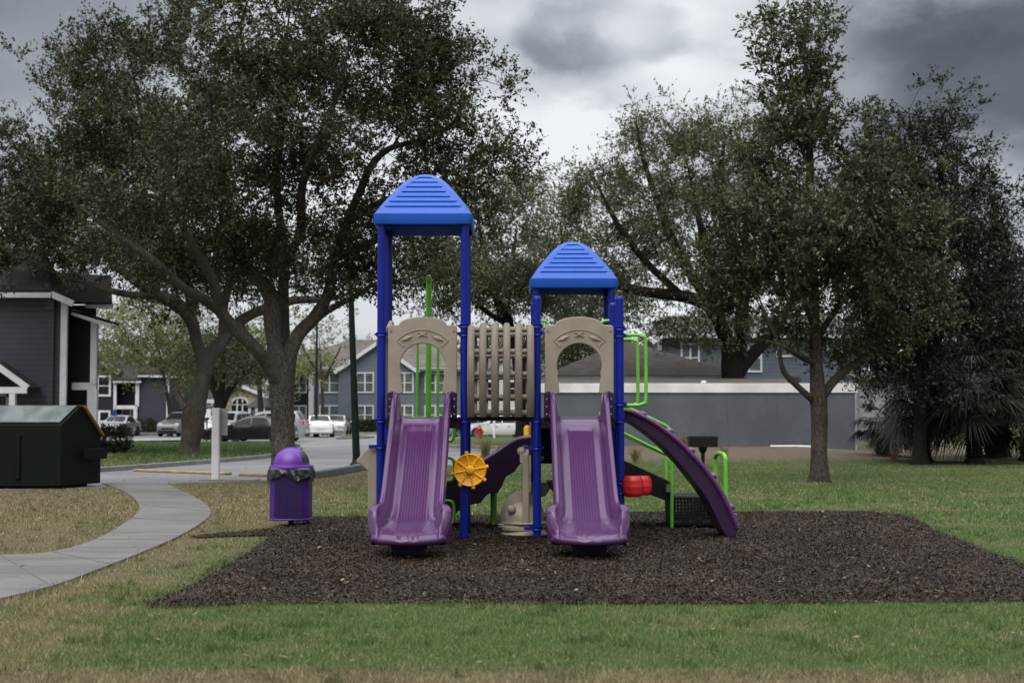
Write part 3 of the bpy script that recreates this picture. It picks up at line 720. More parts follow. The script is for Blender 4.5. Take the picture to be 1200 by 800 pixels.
# slides
def slide(cx):
    path = [(-.06, 1.475), (.02, 1.475), (.13, 1.462), (.26, 1.405), (.42, 1.30), (.65, 1.135), (.95, .92), (1.25, .70), (1.5, .53), (1.7, .415), (1.85, .355), (1.98, .325), (2.12, .31), (2.28, .295), (2.42, .275), (2.50, .245)]
    sp = spline(path, 5); b = MB(); rows = []
    tot = len(sp)
    def lerp(x, xs, ys): return float(np.interp(x, xs, ys))
    ny_ = 0
    for i, (t_, z) in enumerate(sp):
        p0, p1 = sp[max(i - 1, 0)], sp[min(i + 1, tot - 1)]; d = Vector((0, -(p1[0] - p0[0]), p1[1] - p0[1])).normalized(); nrm = Vector((0, d.z, -d.y)); 
        if nrm.z < 0: nrm = -nrm
        if t_ > 2.2: nrm = (nrm * .5 + Vector((0, 0, .5))).normalized()
        hb = lerp(t_, [0, .3, 1.6, 1.9, 2.15, 2.5], [.235, .225, .225, .26, .29, .29])           # bed half-width
        hr = lerp(t_, [0, 1.62, 1.78, 1.92, 2.1, 2.3, 2.42, 2.5], [.285, .285, .288, .318, .345, .345, .33, .315])       # inner rail edge
        ho = lerp(t_, [0, 1.62, 1.78, 1.92, 2.1, 2.3, 2.42, 2.5], [.345, .345, .352, .405, .435, .435, .415, .385])       # outer rail edge
        wh = lerp(t_, [-.06, .1, .3, .6, 1.5, 1.78, 1.92, 2.05, 2.2, 2.35, 2.44, 2.5], [.30, .30, .255, .215, .20, .205, .235, .235, .195, .12, .065, .025])   # wall height
        dn = lerp(t_, [-.06, 0.3, 1.7, 2.0, 2.5], [.09, .08, .09, .12, .085])                        # depth of the outer skin below the bed
        half = [(ho - .012, -dn), (ho + .002, wh * .3 - .02), (ho, wh - .025), (ho - .012, wh - .006), ((hr + ho) / 2, wh), (hr + .008, wh - .006), (hr - .002, wh - .022),
                (hr - (hr - hb) * .35, wh * .62), (hr - (hr - hb) * .62, wh * .33), (hb + .012, wh * .10), (hb - .02, wh * .02 + .004), (hb - .06, .0)]
        ribs = [.145 - .0145 * k for k in range(21)]
        rib_amp = .011 if .35 < t_ < 2.36 else 0
        bed = [(x_, rib_amp if k % 2 else 0) for k, x_ in enumerate(ribs)]
        row = [(-x_, h) for x_, h in half] + [(-x_, h) for x_, h in bed] + [(x_, h) for x_, h in reversed(half)]
        # little wave of the lip
        lip = .006 if t_ > 2.40 else 0
        rows.append([Vector((cx + x_, Y0 - (t_ - max(0, t_ - 1.98) * .68 * min(1, abs(x_) / .43) ** 2.2), z)) + nrm * (h + (lip * math.cos(x_ * 52) if abs(x_) < hb else 0)) for x_, h in row])
    # rolled front lip and underside
    last = rows[-1]; n = len(last)
    zc_ = last[n // 2].z
    for dy, dz, sc, fl in ((-.022, -.010, 1.012, .15), (-.034, -.034, 1.016, .45), (-.026, -.062, 1.0, .75), (.02, -.080, .95, .95), (.10, -.082, .86, 1.0)):
        rows.append([Vector((cx + (v.x - cx) * sc, v.y + dy, v.z + (zc_ - v.z) * fl + dz)) for v in last])
    vs = [v for r in rows for v in r]; fs = []
    for i in range(len(rows) - 1):
        for k in range(n - 1): fs.append((i * n + k, i * n + k + 1, (i + 1) * n + k + 1, (i + 1) * n + k))
        fs.append((i * n + n - 1, i * n, (i + 1) * n, (i + 1) * n + n - 1))
    fs.append(tuple((len(rows) - 1) * n + k for k in range(n)))
    b.add(vs, fs, True)
    o = b.build('slide', 'purple_slide', PG, smooth_angle=62)
    p = MB(); zt, zb_ = .24, .055
    top = [(-.20, -2.30), (.20, -2.30), (.20, -2.02), (-.20, -2.02)]; bot = [(-.165, -2.27), (.165, -2.27), (.165, -2.05), (-.165, -2.05)]
    vs = [(cx + x, Y0 + y, zt) for x, y in top] + [(cx + x, Y0 + y, zb_) for x, y in bot]
    p.add(vs, [(0, 1, 2, 3), (7, 6, 5, 4), (0, 4, 5, 1), (1, 5, 6, 2), (2, 6, 7, 3), (3, 7, 4, 0)]); p.build('pedestal', 'purple_dark', o, bevel=.015)
    f_ = MB(); f_.lathe([(0, .0), (.028, .0), (.028, .15), (0, .15)], (cx, Y0 - 2.2, 0), 12); f_.box(cx - .035, cx + .035, Y0 - 2.24, Y0 - 2.16, .025, .05); f_.build('foot', 'green_pipe', o)
    for sx in (-1, 1):
        f_ = MB(); xa, xb = cx + sx * .352, cx + sx * .415
        f_.prism([(xa, 1.47), (xb, 1.47), (xb, 1.76), (xa - sx * .01, 1.785)], Y0 - .075, Y0 - .05)
        f_.box(min(xa, xa + sx * .02), max(xa, xa + sx * .02), Y0 - .05, Y0 + .10, 1.47, 1.77)
        fo = f_.build('side_flange', 'purple_dark', o, bevel=.006)
        for z in (1.51, 1.60, 1.69): g = MB(); g.lathe([(0, -.006), (.011, -.006), (.011, .006), (0, .006)], ((xa + xb) / 2, Y0 - .079, z), 10, 'Y'); g.build('bolt', 'bolt_metal', fo)
    return o
slide(-1.050); slide(.815)

# arch panels at the slide entries
def arch_panel(cx, half=.412):
    out = [(cx - half, 1.46), (cx - half, 2.545), (cx - half + .02, 2.57), (cx - half + .10, 2.572)]
    for k in range(13):
        a = PI - PI * k / 12; out.append((cx + .285 * math.cos(a) * 1.0, 2.575 + .095 * math.sin(a) ** 1.0 - 0))
    out += [(cx + half - .10, 2.572), (cx + half - .02, 2.57), (cx + half, 2.545), (cx + half, 1.46)]
    inn = [(cx + .36, 1.46), (cx + .36, 1.72), (cx + .235, 1.76), (cx + .243, 1.86), (cx + .258, 1.96)]
    for k in range(17):
        a = -.35 + (PI + .70) * k / 16; inn.append((cx + .268 * math.cos(a), 2.085 + .268 * math.sin(a)))
    inn += [(cx - .258, 1.96), (cx - .243, 1.86), (cx - .235, 1.76), (cx - .36, 1.72), (cx - .36, 1.46)]
    b = MB(); b.prism(out + inn, Y0 - .045, Y0 + .005)
    o = b.build('arch_panel', 'tan_plastic', PG, bevel=.012, seg=3)
    r = MB(); y = Y0 - .047
    cz = 2.085                                                   # raised border of the crest: two arcs and their ends
    arc = lambda R, a0, a1, m=14: [(cx + R * math.cos(a0 + (a1 - a0) * k / m), y, cz + R * math.sin(a0 + (a1 - a0) * k / m)) for k in range(m + 1)]
    r.tube(arc(.43, 2.36, .78), .008, 6); r.tube(arc(.325, 2.30, 2.40, 2), .007, 6); r.tube(arc(.325, .84, .74, 2), .007, 6)
    for s_ in (-1, 1):
        a = PI / 2 + s_ * .79; r.tube([(cx + R * math.cos(a), y, cz + R * math.sin(a)) for R in (.325, .43)], .008, 6)
        leaf = []
        c0 = Vector((cx - s_ * .185, y, cz + .325)); dirv = Vector((s_ * .90, 0, .38)).normalized(); nr = Vector((-dirv.z, 0, dirv.x))
        m = 8
        for k in range(m + 1): leaf.append(c0 + dirv * (.085 * (2 * k / m - 1)) + nr * (.030 * math.sin(PI * k / m)))
        for k in range(m - 1, 0, -1): leaf.append(c0 + dirv * (.085 * (2 * k / m - 1)) - nr * (.024 * math.sin(PI * k / m)))
        r.add([v + Vector((0, 0, 0)) for v in leaf] + [v * .5 + c0 * .5 + Vector((0, -.018, 0)) for v in leaf],
              [tuple(range(16, 32))] + [(i, (i + 1) % 16, 16 + (i + 1) % 16, 16 + i) for i in range(16)], True)
        r.tube([(cx - s_ * .055, y, cz + .345), (cx + 0, y - .006, cz + .375), (cx + s_ * .05, y, cz + .40)], [.010, .014, .010], 6)
    r.build('leaf_crest', 'tan_plastic', o)
    for s_ in (-1, 1):                                           # bolts, and blue brackets from the panel's shoulders to the posts
        g = MB(); g.lathe([(0, -.006), (.014, -.006), (.014, .004), (0, .004)], (cx + s_ * (half - .035), Y0 - .047, 2.50), 10, 'Y'); g.build('bolt', 'tan_slat', o)
        k = MB(); k.beam((cx + s_ * (half - .01), Y0 - .01, 2.475), (cx + s_ * .52, Y0 - .01, 2.475), .03, .03); k.build('bracket', 'blue_post', o)
    return o
arch_panel(-1.047); arch_panel(.823)

# slat bridge between the towers
for yy, sgn in ((Y0 - .02, -1), (Y0 + 1.0, 1)):
    po = None
    rails = MB()
    def bow(z): return sgn * (.19 * math.sin(PI * min(1, max(0, (z - 1.44) / 1.14))) ** .8)
    for z in (2.515, 2.25, 1.98, 1.71, 1.525): rails.tube([(-.50, yy + bow(z) - sgn * .015, z), (.27, yy + bow(z) - sgn * .015, z)], .033, 10)
    po = rails.build('bridge_railing', 'tan_slat', PG)
    for i in range(6):
        cx = -.466 + i * .1412; tz = 2.585 + (.012 if 1 <= i <= 4 else -.012)
        b = MB(); vs = []; m = 14
        sect = [(-.043, .012), (-.036, -.006), (-.018, -.013), (.018, -.013), (.036, -.006), (.043, .012), (.03, .028), (-.03, .028)]
        for k in range(m + 1):
            u = k / m; z = 1.475 + (tz - 1.475) * u; wsc = 1.0
            if k == m: wsc = .55
            if k == m - 1: wsc = .93; z = tz - .03
            for sx, sy in sect: vs.append((cx + sx * wsc, yy + bow(z) - sgn * sy * -1 * wsc + sgn * .02, z))
        q = len(sect); fs = [(k * q + j, k * q + (j + 1) % q, (k + 1) * q + (j + 1) % q, (k + 1) * q + j) for k in range(m) for j in range(q)]
        fs += [tuple(range(q)), tuple(m * q + j for j in range(q))]
        b.add(vs, fs, True); b.build('slat', 'tan_slat', po)
b = MB()
for i in range(5): b.box(-.50 + i * .156, -.50 + i * .156 + .148, Y0 + .06, Y0 + .94, 1.44, 1.475)
b.box(-.50, .27, Y0 + .02, Y0 + .055, 1.43, 1.485); b.box(-.50, .27, Y0 + .945, Y0 + .98, 1.43, 1.485)
b.build('bridge_deck', 'black_deck', PG, bevel=.005)

# left tower: side panel (tan frame with purple slats), seen edge-on
b = MB(); xs = LX0 + .05
b.prism([(Y0 + .07, 1.45), (Y0 + .07, 2.55), (Y0 + .5, 2.66), (Y0 + .93, 2.55), (Y0 + .93, 1.45), (Y0 + .84, 1.45), (Y0 + .84, 2.40), (Y0 + .16, 2.40), (Y0 + .16, 1.45)], xs, xs + .055, 'X')
sp_ = b.build('side_panel', 'tan_plastic', PG, bevel=.01)
for z in (1.62, 1.85, 2.08):
    b = MB(); b.box(xs + .005, xs + .05, Y0 + .165, Y0 + .835, z, z + .17); b.build('slat', 'purple_dark', sp_, bevel=.01)
# climber behind the left tower: mast, two thinner masts and stepping loops
ym = Y0 + 1.36; xm = -1.055
b = MB(); b.tube([(xm, ym, -.02), (xm, ym, 3.18), (xm, ym - .02, 3.24), (xm, ym - .07, 3.27), (xm, ym - .2, 3.25)], .036, 14)
cl = b.build('loop_climber', 'green_pipe', PG)
for x in (-1.20, -.935):
    c = MB(); c.tube([(x, ym + .02, -.02), (x, ym + .02, 1.6), (x, ym + .02, 2.56)], .019, 10); c.build('mast', 'green_pipe', cl)
for z in (.25, .80, 1.31):
    for s_ in (-1, 1):
        c = MB(); h, wv = .15, .33
        pts = spline([(xm + s_ * .03, ym, z + h), (xm + s_ * (wv - .08), ym, z + h), (xm + s_ * (wv - .02), ym, z + h - .02), (xm + s_ * wv, ym, z + h - .08), (xm + s_ * wv, ym, z - h + .08), (xm + s_ * (wv - .02), ym, z - h + .02), (xm + s_ * (wv - .08), ym, z - h), (xm + s_ * .03, ym, z - h)], 4)
        c.tube(pts, .019, 10); c.build('step_loop', 'green_pipe', cl)

# ship's wheel on the front post
cx, cz, yy = X17(551), Z17(550), Y0 - .085
b = MB(); b.lathe([(0, -.012), (.165, -.012), (.175, -.02), (.185, -.028), (.195, -.02), (.197, .0), (.185, .022), (0, .022)], (cx, yy, cz), 40, 'Y')
b.lathe([(0, -.05), (.03, -.05), (.05, -.042), (.062, -.012), (.066, .0), (0, .0)], (cx, yy, cz), 24, 'Y')
b.lathe([(.072, -.012), (.076, -.022), (.084, -.022), (.088, -.012)], (cx, yy, cz), 30, 'Y')
for k in range(8):
    a = k * PI / 4 + .2; d = Vector((math.cos(a), 0, math.sin(a))); c = Vector((cx, yy, cz))
    b.tube([c + d * .05 + Vector((0, -.012, 0)), c + d * .185 + Vector((0, -.014, 0))], .013, 8)
    b.tube([c + d * .18, c + d * .20, c + d * .222, c + d * .228], [.022, .026, .024, .012], 10)
b.build('steering_wheel', 'yellow_plastic', PG)
b = MB(); b.lathe([(0, 0), (.03, 0), (.03, .07), (0, .07)], (cx, yy + .02, cz), 12, 'Y'); b.build('wheel_mount', 'blue_post', PG)

# rear slide on the left of the low deck, scalloped underside
up = [(628, 513), (612, 514.3), (600, 519), (588, 527), (572, 537.5), (550, 551.5), (530, 562), (505, 575), (480, 592)]
lo = [(462, 622), (480, 618), (505, 617.5), (528, 613), (533, 604), (537, 598), (545, 598.5), (551, 591), (556, 590), (563, 589), (570, 580), (574, 577.5), (583, 577), (588, 570), (593, 558), (602, 553), (608, 545), (617, 536), (628, 528)]
ring_u = [P(x, y, 18.7) for x, y in up]; ring_l = [P(x, y, 18.7) for x, y in lo]
b = MB(); b.prism([(v.x, v.z) for v in ring_u + ring_l], 18.66, 18.72); b.prism([(v.x, v.z) for v in ring_u + ring_l], 19.28, 19.34)
bed = [(v.x, v.z - .16) for v in ring_u]; b.prism(bed + [(x, z - .05) for x, z in reversed(bed)], 18.72, 19.28)
rs = b.build('rear_slide', 'purple_dark', PG, bevel=.008)
for y in (18.69, 19.31):
    c = MB(); c.tube([(float(q[0]), y, float(q[2])) for q in spline([tuple(v) for v in ring_u], 5)], .034, 10); c.build('slide_rim', 'purple_slide', rs)
c = MB(); lp = P(578.5, 575, 19.0); c.tube([(lp.x, 19.0, .04), (lp.x, 19.0, lp.z + .1)], .042, 12); c.build('support_leg', 'green_pipe', rs)

# ground-level play panel with bubble domes (tan), edge-on beside the bridge post
xa, xb = .145, .225
b = MB(); b.prism([(Y0 + .06, .10), (Y0 + .06, 1.03), (Y0 + .12, 1.10), (Y0 + .5, 1.13), (Y0 + .88, 1.10), (Y0 + .94, 1.03), (Y0 + .94, .10)], xa, xb, 'X')
pp = b.build('bubble_panel', 'tan_plastic', PG, bevel=.015)
c = MB(); c.ball((xa - .01, Y0 + .10, 1.065), .055, sc=(1, .8, 1)); c.prism([(xa - .03, .93), (xa + .01, .93), (xa + .02, 1.12), (xa - .03, 1.10)], Y0 + .065, Y0 + .15); c.build('hook', 'tan_plastic', pp)
for y, r, h in ((Y0 + .26, .225, .33), (Y0 + .66, .27, .45)):
    c = MB(); pr = [(r * 1.1, .0), (r * 1.1, .035), (r, .05), (r * .985, .12)] + [(r * math.cos(a), .12 + (h - .12) * math.sin(a)) for a in [PI / 2 * k / 9 for k in range(1, 10)]]
    c.lathe(pr, (xa - .0, y, .12), 20, sq=.85); c.build('dome', 'tan_plastic', pp)
c = MB(); c.ball((xa - .13, Y0 + .12, .37), .055); c.build('knob', 'tan_plastic', pp)
c = MB(); c.lathe([(0, .05), (.27, .05), (.29, .07), (.25, .10), (.22, .15), (.25, .185), (.27, .20), (.26, .215), (0, .22)], (xa + .03, Y0 + .30, 0), 24); c.build('base', 'tan_plastic', pp, bevel=.004)
for z in (1.11, .155):
    c = MB(); c.beam((xb - .06, Y0 - .03, z), (RX0, Y0 - .03, z), .03, .035); c.build('bracket', 'blue_post', pp)
# counter and purple seat under the right tower
b = MB(); b.prism([(.26, .655), (.54, .655), (.54, .63), (.44, .48), (.33, .46), (.26, .50)], Y0 + .95, Y0 + 1.25); b.build('counter', 'tan_plastic', PG, bevel=.012)
b = MB(); b.prism([(.44, .69), (.66, .69), (.66, .5), (.55, .52), (.49, .60)], Y0 + .5, Y0 + .85); b.build('under_seat', 'purple_dark', PG, bevel=.012)
b = MB(); b.box(.47, .57, Y0 + .99, Y0 + 1.03, .92, 1.46); b.build('closure_panel', 'black_deck', PG, bevel=.005)
b = MB(); b.tube([(.40, Y0 + 1.06, 1.42), (.40, Y0 + 1.06, 1.0), (.41, Y0 + 1.04, .955), (.40, Y0 + 1.0, .95)], .02, 10); b.build('hand_grip', 'green_pipe', PG)

# house-shaped activity panel on the outer left
b = MB(); xo, xi = X17(431.5), X17(442)
b.prism([(xo, .06), (xi, .06), (xi, 1.10), (X17(433), 1.13), (X17(418), .965), (X17(418), .935), (X17(424), .90), (xo, .83)], Y0 + .02, Y0 + .96)
hp = b.build('house_panel', 'tan_plastic', PG, bevel=.012)
c = MB(); c.beam((X17(433), Y0 - .03, 1.125), (LX0, Y0 - .03, 1.125), .035, .04); c.build('bracket', 'blue_post', hp)
for z in (.3, .55, .8): c = MB(); c.box(xo - .012, xo, Y0 + .2, Y0 + .8, z, z + .03); c.build('moulding', 'tan_slat', hp)

# green rails on the right opening
for y, dx in ((Y0 + .03, 0), (Y0 + 1.0, -.01)):
    x0, x1, zt, zb = RX1 + .03, 1.622 + dx, 2.455, 1.615
    pts = [(x0, y, zt), (x1 - .09, y, zt), (x1 - .025, y, zt - .025), (x1, y, zt - .09), (x1, y, zb + .09), (x1 - .025, y, zb + .025), (x1 - .09, y, zb), (x0, y, zb)]
    b = MB(); b.tube([pts[0]] + [tuple(q) for q in spline(pts[1:-1], 4)] + [pts[-1]], .021, 12); b.build('guard_rail', 'green_pipe', PG)
for x0, s_ in ((RX0, 1), (RX1, -1)):
    b = MB(); y = Y0 + 1.0; pts = [(x0 + s_ * .03, y, 2.69), (x0 + s_ * .10, y, 2.69), (x0 + s_ * .145, y, 2.67), (x0 + s_ * .16, y, 2.61), (x0 + s_ * .16, y, 2.2)]
    b.tube([tuple(q) for q in spline(pts, 4)], .02, 10); b.build('hand_grip', 'green_pipe', PG)

# arched climbing wall on the right
up = [(733, 479.5), (742, 481.5), (752, 486), (768, 494.5), (784, 506), (797, 516.5), (809, 528.5), (823, 543), (835, 558.5), (847, 577), (856, 595), (861.5, 607), (865.5, 617)]
lo = [(864, 624), (860, 629.5), (852, 629), (846, 620), (838, 603), (830.5, 587.5), (820, 572.5), (809, 559), (799, 546), (788, 534.5), (776, 522), (762.5, 511), (748, 500.5), (733, 492)]
ya, yb = Y0 + .20, Y0 + .98
pu = [P(x, y, ya) for x, y in up]; pl = [P(x, y, ya) for x, y in lo]
b = MB(); b.prism([(v.x, v.z) for v in pu + pl], ya + .015, yb); aw = b.build('arch_climber', 'purple_dark', PG, bevel=.012)
for y in (ya + .01, yb - .01):
    c = MB(); c.tube([(float(q[0]), y, float(q[2])) for q in spline([tuple(v + Vector((-.012, 0, -.012))) for v in pu], 4)], .032, 10); c.build('edge_rail', 'purple_slide', aw)
for k, (i, u) in enumerate(((2, .3), (4, .35), (6, .3), (8, .3), (10, .3), (3, .75), (7, .7), (9, .75))):
    v = pu[i]; y = ya + (yb - ya) * (.12 if k < 5 else u); c = MB()
    c.ball((v.x + .005, y, v.z + .015), .05, 12, 8, (1.15, .9, .62)); c.ball((v.x + .045, y + .02, v.z), .032, 10, 6); c.build('hand_hold', 'purple_hold', aw)
c = MB(); c.tube([(2.72, Y0 + .6, 0), (2.74, Y0 + .6, .12)], .03, 10); c.build('foot', 'green_pipe', aw)

# transfer steps behind the climber
yf, yr = Y0 + 1.66, Y0 + 2.5
b = MB(); b.box(2.10, 2.83, yf, yr, .39, .435); ts = b.build('transfer_deck', 'black_deck', PG, bevel=.006)
for y in (yf + .004, yr - .012):
    c = MB(); c.box(2.12, 2.81, y, y + .008, .06, .388); c.build('skirt', 'perforated_black', ts)
for xe in (2.12, 2.80): c = MB(); c.box(xe, xe + .01, yf + .03, yr - .03, .04, .385); c.build('skirt_end', 'black_deck', ts)
for y in (yf, yr - .05):
    c = MB(); c.prism([(1.30, .96), (1.55, .88), (2.07, .64), (2.10, .44), (2.10, .36), (1.55, .56), (1.30, .66)], y, y + .05); c.build('stringer', 'black_deck', ts, bevel=.006)
for x, z in ((1.38, .80), (1.74, .62)):
    c = MB(); c.box(x, x + .36, yf + .055, yr - .055, z - .04, z); c.build('step', 'black_deck', ts, bevel=.006)
for y, xo in ((yf - .03, 2.105), (yr + .03, 2.13)):
    c = MB()
    c.tube([tuple(q) for q in spline([(1.36, y, 1.68), (1.60, y, 1.565), (1.95, y, 1.40), (2.06, y, 1.335), (xo, y, 1.24), (xo, y, .9), (xo, y, .02)], 6)], .021, 12)
    c.tube([(1.34, y, 1.33), (1.70, y, 1.155), (xo, y, .955)], .019, 10); c.build('hand_rail', 'green_pipe', ts)
c = MB(); c.box(2.03, 2.085, yf - .055, yf - .03, .50, .60); c.build('bracket', 'bolt_metal', ts)
c = MB(); xg = 2.80
c.tube([tuple(q) for q in spline([(xg + .02, yf + .05, .02), (xg + .02, yf + .05, .85), (xg + .02, yf + .09, .95), (xg + .01, yf + .2, .985), (xg - .01, yf + .5, .985), (xg - .02, yf + .64, .94), (xg - .02, yf + .68, .84), (xg - .02, yf + .68, .02)], 5)], .03, 12); c.build('grab_loop', 'green_pipe', ts)
# red drums on the front right post
dz = Z17(569)
for x, y, r in ((1.455, Y0 - .06, .125), (1.585, Y0 + .16, .118)):
    b = MB(); pr = []
    for k in range(17):
        u = -1 + 2 * k / 16; pr.append((r * (1 - .28 * abs(u) ** 3.2) * (1 - .035 * (1 if k in (5, 11) else 0)), u * r * .98))
    pr = [(0, pr[0][1])] + pr + [(0, pr[-1][1])]
    b.lathe(pr, (x, y, dz), 28)
    d_ = b.build('play_drum', 'red_plastic', PG)
    c = MB(); c.lathe([(r * 1.0, -.012), (r * 1.022, -.007), (r * 1.022, .007), (r * 1.0, .012)], (x, y, dz), 28); c.build('drum_band', 'red_plastic', d_)
b = MB(); b.beam((RX1, Y0, dz + .05), (1.42, Y0, dz + .05), .04, .03); b.build('drum_bracket', 'blue_post', PG)
b = MB(); b.beam((RX1, Y0, dz - .06), (1.57, Y0 + .10, dz - .06), .04, .03); b.build('drum_bracket', 'blue_post', PG)

# scraps of white litter on the mulch
for x, y, lab in ((815, 619, 'crumpled white paper scrap on the mulch in front of the black perforated steps'), (840, 621, 'smaller white paper scrap on the mulch at the foot of the green grab loop')):
    g = G(x, y); b = MB(); r_ = random.Random(x); vs = []
    for i in range(4):
        for j in range(4): vs.append((g.x + (i - 1.5) * .05 + r_.uniform(-.015, .015), g.y + (j - 1.5) * .05, .11 + r_.uniform(0, .05)))
    b.add(vs, [(i * 4 + j, i * 4 + j + 1, (i + 1) * 4 + j + 1, (i + 1) * 4 + j) for i in range(3) for j in range(3)])
    tag(b.build('paper_scrap', 'litter_white', org=g), lab, 'litter')

# ------------------------------------------------------------------ litter bin
g = G(341, 617); TB = thing('litter_bin', 'purple perforated litter bin with a domed lid and black bag on a short pole', 'bin', g)
h = .258; ch = .075; z0, z1 = .10, .775; bx, by = g.x, g.y
oct_ = [(-h + ch, -h), (h - ch, -h), (h, -h + ch), (h, h - ch), (h - ch, h), (-h + ch, h), (-h, h - ch), (-h, -h + ch)]
for nm, ids, m in (('front_panel', (0, 4), 'perforated_purple'), ('side_panel', (2, 6), 'perforated_purple_side'), ('corner_panel', (1, 3, 5, 7), 'purple_bin_dark')):
    if m not in MATS: mat('purple_bin_dark', (.065, .014, .20), None, 4, .35)
    for i in ids:
        b = MB(); a, c = oct_[i], oct_[(i + 1) % 8]; b.quad((bx + a[0], by + a[1], z0), (bx + c[0], by + c[1], z0), (bx + c[0], by + c[1], z1), (bx + a[0], by + a[1], z1))
        b.build('perforated_panel' if nm != 'corner_panel' else nm, m, TB, fix=False)
for z in (z0, z1 - .025):
    b = MB(); pts = [(bx + x * 1.01, by + y * 1.01, z + .012) for x, y in oct_]; b.tube(pts, .013, 8, closed=True)
    b.build('hoop', 'purple_bin_dark', TB)
b = MB(); b.lathe([(0, .104), (.20, .104), (.235, .14), (.235, .76)], (bx, by, 0), 20); b.build('liner', 'bag_plastic', TB)
# bag collar: ragged skirt under the lid
b = MB(); vs = []; n = 64; r_ = random.Random(3)
for k in range(n):
    a = 2 * PI * k / n; rr = (abs(math.cos(a)) ** 5 + abs(math.sin(a)) ** 5) ** -.2 * .268
    jag = .05 + .035 * math.sin(a * 5 + 1) + r_.uniform(0, .03) + (.06 if .0 < (a - 5.6) < .5 else 0)
    for q, (dr, z) in enumerate(((-.01, .80), (.018 + r_.uniform(0, .012), .775), (.028 + r_.uniform(-.008, .018), .745 - jag * .4), (.03 + r_.uniform(-.01, .03), .735 - jag))):
        vs.append((bx + (rr + dr) * math.cos(a), by + (rr + dr) * math.sin(a), z))
b.add(vs, [(k * 4 + q, ((k + 1) % n) * 4 + q, ((k + 1) % n) * 4 + q + 1, k * 4 + q + 1) for k in range(n) for q in range(3)], False); b.build('bag', 'bag_plastic', TB, fix=False)
b = MB(); R = .24; dom = [(.285, .775), (.295, .782), (.297, .80), (.29, .822), (.27, .828), (R, .834)] + [(R * math.cos(a), .834 + .235 * math.sin(a)) for a in [PI / 2 * k / 10 for k in range(1, 11)]]
b.lathe(dom, (bx, by, 0), 40); lid = b.build('lid', 'purple_bin', TB)
b = MB(); vs = []                                                # opening flap on the right side of the dome
for i in range(9):
    az = -.75 + .9 * i / 8
    for j in range(7):
        el = .12 + .72 * j / 6; r2 = .2425
        vs.append((bx + r2 * math.cos(el) * math.cos(az), by + r2 * math.cos(el) * math.sin(az), .834 + (r2 - .004) * math.sin(el)))
b.add(vs, [(i * 7 + j, (i + 1) * 7 + j, (i + 1) * 7 + j + 1, i * 7 + j + 1) for i in range(8) for j in range(6)], True); b.build('opening', 'bag_plastic', lid)
b = MB(); b.tube([(bx, by, -.05), (bx, by, .12)], .035, 12); b.build('pole', 'black_metal', TB)
# ================================================================== trees
TS = .74
def envelope(ells, n, rng, shell=.35, clump=.5):
    """points spread through a union of ellipsoids given as (px, py, distance, rx_px, ry_px, depth_m, share)"""
    pts = []; tot = sum(e[6] for e in ells)
    for x, y, d, rx, ry, rd, sh in ells:
        m = int(n * sh / tot); c = P(x, y, d); k = d / F
        q = 9; mc = max(3, m // q)                                                            # sprays gathered in clumps, with gaps between
        v = rng.normal(size=(mc, 3)); v /= np.linalg.norm(v, axis=1)[:, None]
        r = rng.random(mc) ** shell
        r *= .80 + .36 * vnoise(np.arctan2(v[:, 0], v[:, 2]) * 3 + x, v[:, 1] * 3 + y, 9)     # lobed outline
        cc = np.array(c) + v * r[:, None] * np.array([rx * k, rd, ry * k])
        pts.append((cc[:, None] + np.clip(rng.normal(0, .85, (mc, q, 3)), -1.5, 1.5) * np.array([1, 1, .6]) * clump * (.6 + .8 * rng.random((mc, 1, 1)))).reshape(-1, 3))
    return np.concatenate(pts)

